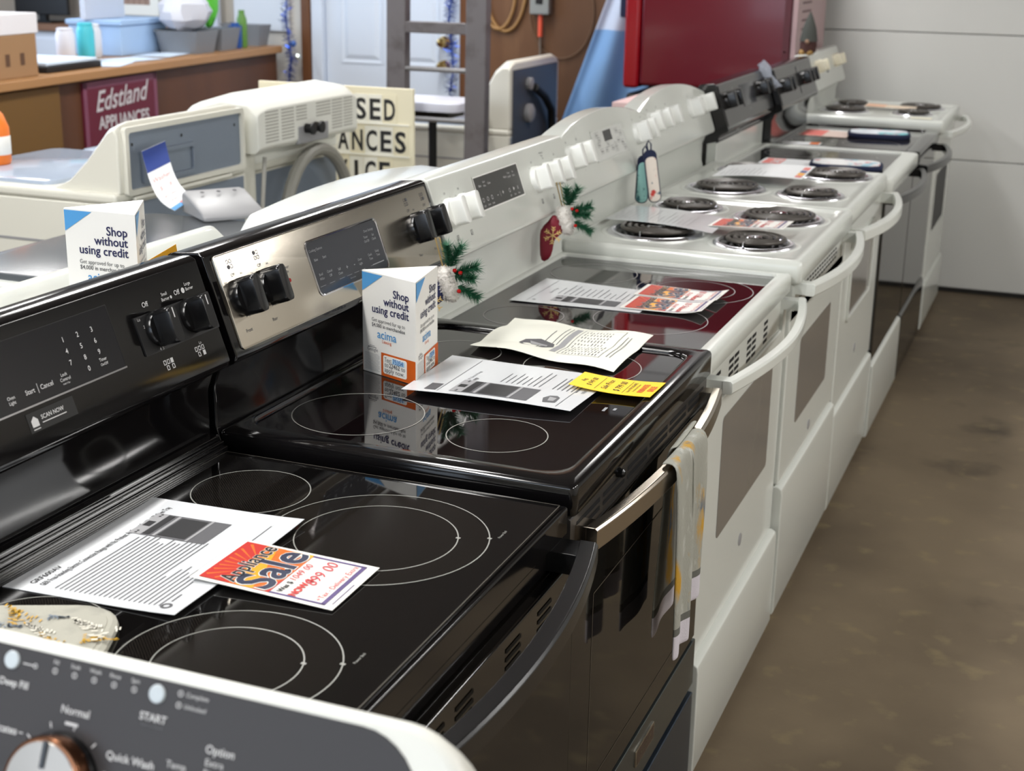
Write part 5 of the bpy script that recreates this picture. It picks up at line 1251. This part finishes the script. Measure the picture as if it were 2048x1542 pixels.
# things on the counter
def on(u, d): return fc.pt(u, 1.07, -d)
def cbox(name, label, cat, u0, u1, d0, d1, h0, h1, m, group=None, bev=.004):
    o = MB().fbox(fc, u0, u1, 1.07+h0, 1.07+h1, -d1, -d0).build(name, m, bevel=bev); return tag(o, label, cat, group)
rb = thing('cardboard_box', fc.pt(1.55, 1.07, -.2), 'brown cardboard box on the counter at the left picture edge', 'box')
MB().fbox(fc, 1.36, 1.72, 1.0705, 1.245, -.36, -.05).build('carton', CARDB, rb, bevel=.003)
mb = MB(); fq = Fr(fc.pt(0, 0, -.05), fc.U, fc.V)
for u in (1.42, 1.50, 1.60): mb.rect(fq, u, u+.03, 1.12, 1.17, .001)
mb.build('print', mat('box_print', rgb(88, 62, 44), .8), rb)
o = MB().fbox(fc, 1.36, 1.74, 1.246, 1.33, -.40, -.05).build('paper_stack', mat('off_white', rgb(220, 218, 222), .6), bevel=.004); tag(o, 'stack of white papers on top of the cardboard box', 'papers')
rb = thing('document_tray', fc.pt(2.0, 1.07, -.25), 'black document tray of white paper beside the cardboard box', 'tray')
MB().fbox(fc, 1.80, 2.22, 1.0705, 1.10, -.42, -.06).build('tray', BLACKM, rb, bevel=.006)
MB().fbox(fc, 1.81, 2.20, 1.101, 1.115, -.41, -.07).build('paper', mat('bluish_paper', rgb(206, 222, 240), .5), rb, bevel=.003)
for i, (u, d, rad, hh, m, nm, lab, cat) in enumerate(((2.45, .40, .045, .15, mat('white_bottle', rgb(214, 216, 226), .4), 'bottle', 'white bottle on the counter left of the teal cup', 'bottle'), (2.56, .36, .042, .17, TEAL, 'cup', 'teal cup on the counter', 'cup'), (2.66, .40, .055, .16, mat('white_jar', rgb(212, 216, 224), .4), 'jar', 'white jar right of the teal cup', 'jar'))):
    rt_ = thing(nm, fc.pt(u, 1.07, -d), lab, cat); f = Fr(fc.pt(u, 1.0702, -d), (1, 0, 0), (0, 1, 0))
    MB().lathe(f, 0, 0, [(rad*.9, 0), (rad, .01), (rad, hh*.8), (rad*.85, hh*.92)], 20, cap0=True).build('vessel', m, rt_)
    MB().lathe(f, 0, 0, [(rad*.86, hh*.92), (rad*.86, hh), (rad*.7, hh*1.02)], 20).build('lid', m, rt_)
for i, (u, d, a, lab) in enumerate(((2.35, .12, .3, 'loose white paper nearest the black tray'), (2.62, .16, -.2, 'loose white paper in front of the jar'), (2.95, .18, .1, 'loose white paper before the pale blue box'))):
    c = fc.pt(u, 1.072+.001*i, -d); e1 = (fc.U*math.cos(a)-fc.N*math.sin(a))*.14; e2 = (fc.N*math.cos(a)+fc.U*math.sin(a))*.10
    root, sh = paper('paper_sheet', lab, 'paper', (c-e1-e2, c+e1-e2, c+e1+e2, c-e1+e2), MATS['bluish_paper'], None, 'loose papers on the counter', 4, 4)
rb = thing('storage_box', fc.pt(2.95, 1.07, -.45), 'pale blue storage box on the counter', 'box')
MB().fbox(fc, 2.78, 3.22, 1.0705, 1.22, -.60, -.30).build('box', PALEB, rb, bevel=.006); MB().fbox(fc, 2.77, 3.23, 1.2205, 1.245, -.61, -.29).build('lid', PALEB, rb, bevel=.004)
o = MB().fbox(fc, 2.74, 3.10, 1.2455, 1.47, -.50, -.47).build('poster_board', mat('pale_board', rgb(196, 204, 220), .5), bevel=.003); tag(o, 'pale white board standing on the blue storage box', 'board')
for u0, u1, lab in ((3.07, 3.30, 'grey plastic bin on the counter under the white bag'), (3.34, 3.55, 'grey plastic bin on the counter beside the blue cup'), (3.78, 3.92, 'dark grey bin at the far end of the counter')):
    rb = thing('plastic_bin', fc.pt((u0+u1)/2, 1.07, -.16), lab, 'bin', 'grey bins on the counter')
    MB().loft([[fc.pt(u, v, h) for u, h in ((u0+.02, -.26), (u1-.02, -.26), (u1-.02, -.06), (u0+.02, -.06))] for v in (1.0705,)]+[[fc.pt(u, 1.185, h) for u, h in ((u0, -.28), (u1, -.28), (u1, -.04), (u0, -.04))], [fc.pt(u, 1.185, h) for u, h in ((u0+.008, -.272), (u1-.008, -.272), (u1-.008, -.048), (u0+.008, -.048))], [fc.pt(u, 1.08, h) for u, h in ((u0+.028, -.252), (u1-.028, -.252), (u1-.028, -.068), (u0+.028, -.068))]]).build('tub', BINGREY, rb)
    MB().fbox(fc, u0-.006, u1+.006, 1.178, 1.19, -.285, -.276).build('rim', BINGREY, rb)
def blob(name, label, cat, c, rx, ry, rz, m, seed, kind=None):
    r_ = random.Random(seed); mb = MB(); L = []
    for k in range(9):
        th = PI*k/8; L.append([(c[0]+rx*max(math.sin(th), .02)*math.cos(2*PI*j/14)*r_.uniform(.8, 1.1), c[1]+ry*max(math.sin(th), .02)*math.sin(2*PI*j/14)*r_.uniform(.8, 1.1), c[2]-rz*math.cos(th)*r_.uniform(.9, 1.05)) for j in range(14)])
    mb.loft(L); o = mb.build(name, m, angle=20); return tag(o, label, cat)
p = fc.pt(3.17, 1.28, -.16); blob('plastic_bag', 'crumpled white plastic bag heaped on the grey bin', 'bag', p, .13, .16, .11, mat('bag_white', rgb(208, 212, 224), .4), 4)
p = fc.pt(3.46, 1.335, -.18); blob('gift_bag', 'crumpled lime green bag above the grey bin', 'bag', p, .055, .06, .15, GREEN, 6)
for u, rad, hh, m, nm, lab in ((3.60, .036, .135, BLUEP, 'cup', 'blue cup on the counter by the green bottle'), (3.68, .028, .20, mat('dark_green_bottle', rgb(92, 140, 60), .4), 'bottle', 'green bottle on the counter right of the blue cup')):
    rt_ = thing(nm, fc.pt(u, 1.07, -.1), lab, nm); f = Fr(fc.pt(u, 1.0702, -.1), (1, 0, 0), (0, 1, 0))
    MB().lathe(f, 0, 0, [(rad*.85, 0), (rad, .01), (rad, hh*.75), (rad*(.6 if nm == 'bottle' else 1.03), hh*.9)], 20, cap0=True).build('vessel', m, rt_)
    MB().lathe(f, 0, 0, [(rad*.62, hh*.9), (rad*.6, hh)], 16).build('lid', m, rt_)
# back counter and window behind
root = thing('back_counter', (-5.0, 5.45, 0), 'white cabinet with a brown top edge behind the service counter', 'cabinet')
MB().box(-6.05, -4.45, 5.36, 5.64, .04, 1.105).build('cabinet', mat('cabinet_white', rgb(214, 220, 230), .5), root, bevel=.004)
MB().box(-6.08, -4.42, 5.33, 5.64, 1.106, 1.145).build('worktop', mat('brown_edge', rgb(124, 88, 64), .5), root, bevel=.004)
for x in (-6.0, -5.47, -4.96): MB().box(x, x+.48, 5.352, 5.362, .10, 1.06).build('door', MATS['cabinet_white'], root, bevel=.003)
fwn = Fr((0, 5.64, 0), (1, 0, 0), (0, 0, 1))
root = tag(MB().loft([[fwn.pt(u, v, h) for u, v in rr(*b, .004, 2)] for b, h in (((-5.12, -4.58, 1.20, 2.05), 0), ((-5.12, -4.58, 1.20, 2.05), .03), ((-5.06, -4.64, 1.26, 1.99), .03), ((-5.06, -4.64, 1.26, 1.99), .0))], False, False).build('window_2', WHITE2, smooth=False), kind='structure')
for k in range(10):
    MB().fbox(fwn, -5.058+.0418*k, -5.058+.0418*k+.038, 1.26, 1.99, .004, .010).build('blind_slat', mat('brown_blind', rgb(150, 124, 110), .6), root)
rb = thing('monitor', (-5.32, 5.48, 1.145), 'black computer screen on the back cabinet', 'monitor')
MB().box(-5.52, -5.13, 5.47, 5.50, 1.19, 1.45).build('screen', BLACKM, rb, bevel=.005); MB().box(-5.35, -5.30, 5.48, 5.51, 1.15, 1.22).build('stand', BLACKM, rb); MB().box(-5.42, -5.22, 5.42, 5.56, 1.1455, 1.155).build('base', BLACKM, rb, bevel=.003)
o = MB().box(-4.50, -4.16, 5.58, 5.62, 1.146, 1.52).build('notice_board', MATS['pale_board']); tag(o, 'pale notice board against the back wall above the cabinet', 'board')
o = MB().box(-4.08, -3.72, 5.635, 5.655, 1.14, 1.55).build('wall_panel', mat('pale_wall_panel', rgb(206, 212, 220), .5), bevel=.003); tag(o, 'pale panel on the back wall above the far bins', 'panel')
# tinsel garlands
def tinsel(label, x, y, z0, z1, seed):
    r_ = random.Random(seed); mb = MB(); n = 900
    for k in range(n):
        t = r_.random(); z = z0+(z1-z0)*t; cx = x+.012*math.sin(z*14); a = r_.uniform(0, 2*PI); e = Vec((math.cos(a), math.sin(a)*.6, r_.uniform(-.7, .7))).normalized()*r_.uniform(.03, .05)
        b = Vec((cx, y, z)); s = Vec((r_.uniform(-1, 1), r_.uniform(-1, 1), r_.uniform(-1, 1))).normalized()*.0022
        mb.add([b-s, b+s, b+e+s*.6, b+e-s*.6], [(0, 1, 2, 3)])
    rt_ = thing('tinsel_garland', (x, y, z0), label, 'garland', 'blue tinsel garlands')
    tag(mb.build('tinsel', TINSEL, rt_, smooth=False), kind='stuff')
    MB().tube([(x+.012*math.sin(z0*14+(z1-z0)*14*k/24), y, z0+(z1-z0)*k/24) for k in range(25)], .004, 6).build('core', TINSEL, rt_)
    return rt_
tg = tinsel('blue tinsel garland hanging at the far end of the counter', -3.66, 5.53, .80, 2.1, 1)
for (x, z, m) in ((-3.612, 1.085, BLUEP), (-3.585, 1.015, mat('silver_bauble', rgb(220, 230, 225), .15, .8))):
    f = Fr((x, 5.50, z), (1, 0, 0), (0, 1, 0)); MB().lathe(f, 0, 0, [(.001, -.018), (.012, -.014), (.018, 0), (.012, .014), (.001, .018)], 16).build('bauble', m, tg)
tinsel('blue tinsel garland hanging beside the door knob behind the ladder', -2.672, 5.575, .84, 2.1, 2)
# cords and controls on the plywood wall
rb = thing('hose_coil', (-2.33, 5.63, 1.15), 'tan hose loops hanging on the brown wall', 'hose')
for k, (cx, cz, rx, rz) in enumerate(((-2.42, 1.42, .10, .22), (-2.38, 1.45, .12, .26), (-2.06, 1.30, .18, .24))):
    MB().tube([(cx+rx*math.cos(2*PI*i/32), 5.632+.004*k, cz+rz*math.sin(2*PI*i/32)) for i in range(32)], .009 if k < 2 else .004, 8, closed=True).build('loop', mat('tan_hose', rgb(150, 112, 62), .5) if k < 2 else mat('brown_cord', rgb(110, 82, 58), .6), rb)
rb = thing('wall_control', (-2.17, 5.62, 1.27), 'grey control box with an orange cord on the brown wall', 'control box')
MB().box(-2.225, -2.115, 5.59, 5.648, 1.285, 1.46).build('box', mat('control_grey', rgb(140, 144, 142), .4), rb, bevel=.008)
MB().box(-2.19, -2.15, 5.585, 5.592, 1.34, 1.40).build('button', BLACKM, rb, bevel=.003)
MB().tube([(-2.172, 5.62, 1.285), (-2.172, 5.62, 1.17)], .013, 10).build('cord_sleeve', BARK, rb)
MB().tube([(-2.172, 5.62, 1.17), (-2.17, 5.625, 1.0), (-2.172, 5.63, .6)], .006, 8).build('cord', mat('cord_grey', rgb(120, 110, 100), .6), rb)
# draped cloth
root = thing('draped_cloth', (-1.62, 5.22, .4), 'light blue cloth with a pale top draped left of the red appliance', 'cloth')
mb = MB(); n = 24; m = 14; V = []
for k in range(m+1):
    t = k/m; z = 1.75-1.45*t; xa = -1.64-.30*max(0, (1.62-z)/.80); xb_ = -1.47
    for i in range(n+1):
        s_ = i/n; V.append((xa+(xb_-xa)*s_, 5.38+.05*math.sin(s_*11+t*1.3)*(.25+.75*t), z))
F = [(k*(n+1)+i, k*(n+1)+i+1, (k+1)*(n+1)+i+1, (k+1)*(n+1)+i) for k in range(m) for i in range(n)]
mb.add(V, F); mb.m = [1 if (f[0]//(n+1)) < 5 else 0 for f in mb.f]
o = mb.build('cloth', [BLUECL, PALECL], root, angle=80); s = o.modifiers.new('solid', 'SOLIDIFY'); s.thickness = .006
MB().tube([(-1.64, 5.38, 1.76), (-1.46, 5.38, 1.76)], .012, 8).build('hanging_rod', BLACKM, root)
MB().box(-1.635, -1.595, 5.315, 5.335, 1.30, 1.6).build('strap', NAVYC, root, bevel=.006)
# red dryer stacked on a white washer
root = thing('dryer', (-1.03, 5.13, .985), 'dark red dryer stacked high behind the far end of the range row', 'dryer')
ya, yb = 4.765, 5.48
MB().box(-1.36, -.668, ya, yb, 1.02, 1.95).build('cabinet', REDEN, root, bevel=.02, seg=3)
MB().box(-1.437, -1.362, ya-.004, yb+.004, 1.008, 2.30).build('front_frame', REDBR, root, bevel=.018, seg=3)  # upper end, out of view, raised for its red reflection in the glass tops
for z in (1.2, 1.5, 1.8): MB().lathe(Fr((-.69, ya+.0, z), (1, 0, 0), (0, 0, 1)), 0, 0, [(.006, 0), (.005, .003)], 10).build('screw', GREYP, root)
MB().box(-.70, -.671, ya-.003, ya+.002, 1.04, 1.93).build('side_seam', mat('dark_red', rgb(80, 10, 22), .3), root)
MB().box(-.669, -.643, ya+.008, yb-.008, 1.04, 1.94).build('rear_panel', PINKBK, root, bevel=.004)
fb = Fr((-.643, 0, 0), (0, 1, 0), (0, 0, 1))
mb = MB()
for k in range(20): mb.rect(fb, ya+.10, ya+.32, 1.10+.038*k, 1.111+.038*k, .0006)
mb.build('vent_slot', mat('dim_slot', rgb(120, 96, 98), .7), root)
for x in (-1.30, -.74):
    for y in (ya+.08, yb-.08): MB().box(x-.025, x+.025, y-.025, y+.025, .986, 1.022).build('foot', BLACKM, root)
root = thing('washer', (-1.03, 5.13, 0), 'dark washer under the stacked red dryer', 'washer')
MB().box(-1.42, -.69, ya, yb, .03, .985).build('cabinet', BLACKM, root, bevel=.015)
mb = MB()
for x in (-1.35, -.76):
    for y in (ya+.08, yb-.08): mb.lathe(UP, x, y, [(.025, 0), (.025, .02), (.012, .022), (.012, .04)], 12)
mb.build('foot', BLACKP, root)
root = thing('carton', (-1.02, 3.95, 1.0), 'pale pink printed carton below the red dryer', 'box')
MB().box(-1.17, -.80, 3.78, 4.15, .93, 1.045).build('carton', mat('pink_carton', rgb(206, 176, 174), .6), root, bevel=.003)
mb = MB(); f = Fr((0, 3.78, 0), (1, 0, 0), (0, 0, 1))
for k in range(4): mb.rect(f, -1.13+.01*k, -1.00+.02*(k % 2), .955+.02*k, .963+.02*k, .001)
mb.build('print', REDPR, root)
# low white appliances behind coil ranges
c_washer('white washer behind the nearer coil range with a blue tag on it', 2.32, 3.04, -1.12, -.705, [(-.86, .91), (-.86, 1.09), (-.84, 1.115), (-.80, 1.12), (-.73, 1.112), (-.705, 1.09), (-.705, .91)], GRAPH, WHITE, .01)
root, sh = paper('price_tag', 'small blue tag on the white washer behind the arched coil range panel', 'price tag', ((-.83, 2.48, 1.1385), (-.83, 2.66, 1.1385), (-.745, 2.66, 1.1345), (-.745, 2.48, 1.1345)), mat('tag_blue', rgb(90, 150, 210), .5))
c_washer('white washer behind the farther coil range and black panel', 3.06, 3.76, -1.12, -.705, [(-.86, .91), (-.86, 1.05), (-.84, 1.07), (-.80, 1.075), (-.73, 1.07), (-.705, 1.05), (-.705, .91)], GRAPH, WHITE, .01)
root = thing('side_table', (-1.0, 3.98, 0), 'dark stand carrying the pink carton', 'stand')
MB().box(-1.22, -.72, 3.80, 4.16, .88, .929).build('top', BLACKM, root, bevel=.004)
for x in (-1.19, -.75):
    for y in (3.83, 4.13): MB().box(x-.02, x+.02, y-.02, y+.02, 0, .88).build('leg', BLACKM, root)
# plastic tag at the joint of the black panels, figurine on the far panel
root, sh = paper('plastic_wrap', 'crumpled clear plastic hanging between the two black control panels', 'wrap', ((-.597, 3.735, 1.205), (-.592, 3.80, 1.225), (-.520, 3.81, 1.125), (-.54, 3.775, 1.13)), CLEAR, lambda a, b: .012*math.sin(a*9+b*7)+.014, nx=8, ny=10)
root = thing('figurine', (-.56, 4.70, 1.2), 'small grey pointed-hat figurine standing on the farthest range panel', 'figurine')
f = Fr((-.575, 4.70, 1.2), (1, 0, 0), (0, 1, 0))
MB().lathe(f, 0, 0, [(.022, 0), (.034, .012), (.037, .04), (.034, .065)], 20, cap0=True).build('body', mat('figurine_brown', rgb(74, 46, 42), .9), root)
MB().lathe(f, 0, 0, [(.039, .055), (.036, .075), (.030, .11), (.016, .15), (.002, .18)], 20).build('hat', GNOME, root)
MB().lathe(Fr((-.575, 4.665, 1.255), (1, 0, 0), (0, 0, 1)), 0, 0, [(.010, 0), (.008, .007), (.003, .010)], 12).build('nose', mat('skin_tan', rgb(150, 118, 96), .7), root)
for dx in (-.022, .012): MB().lathe(f, dx, -.022, [(.014, 0), (.015, .010), (.008, .020)], 14).build('shoe', mat('dull_gold', rgb(150, 116, 60), .6), root)
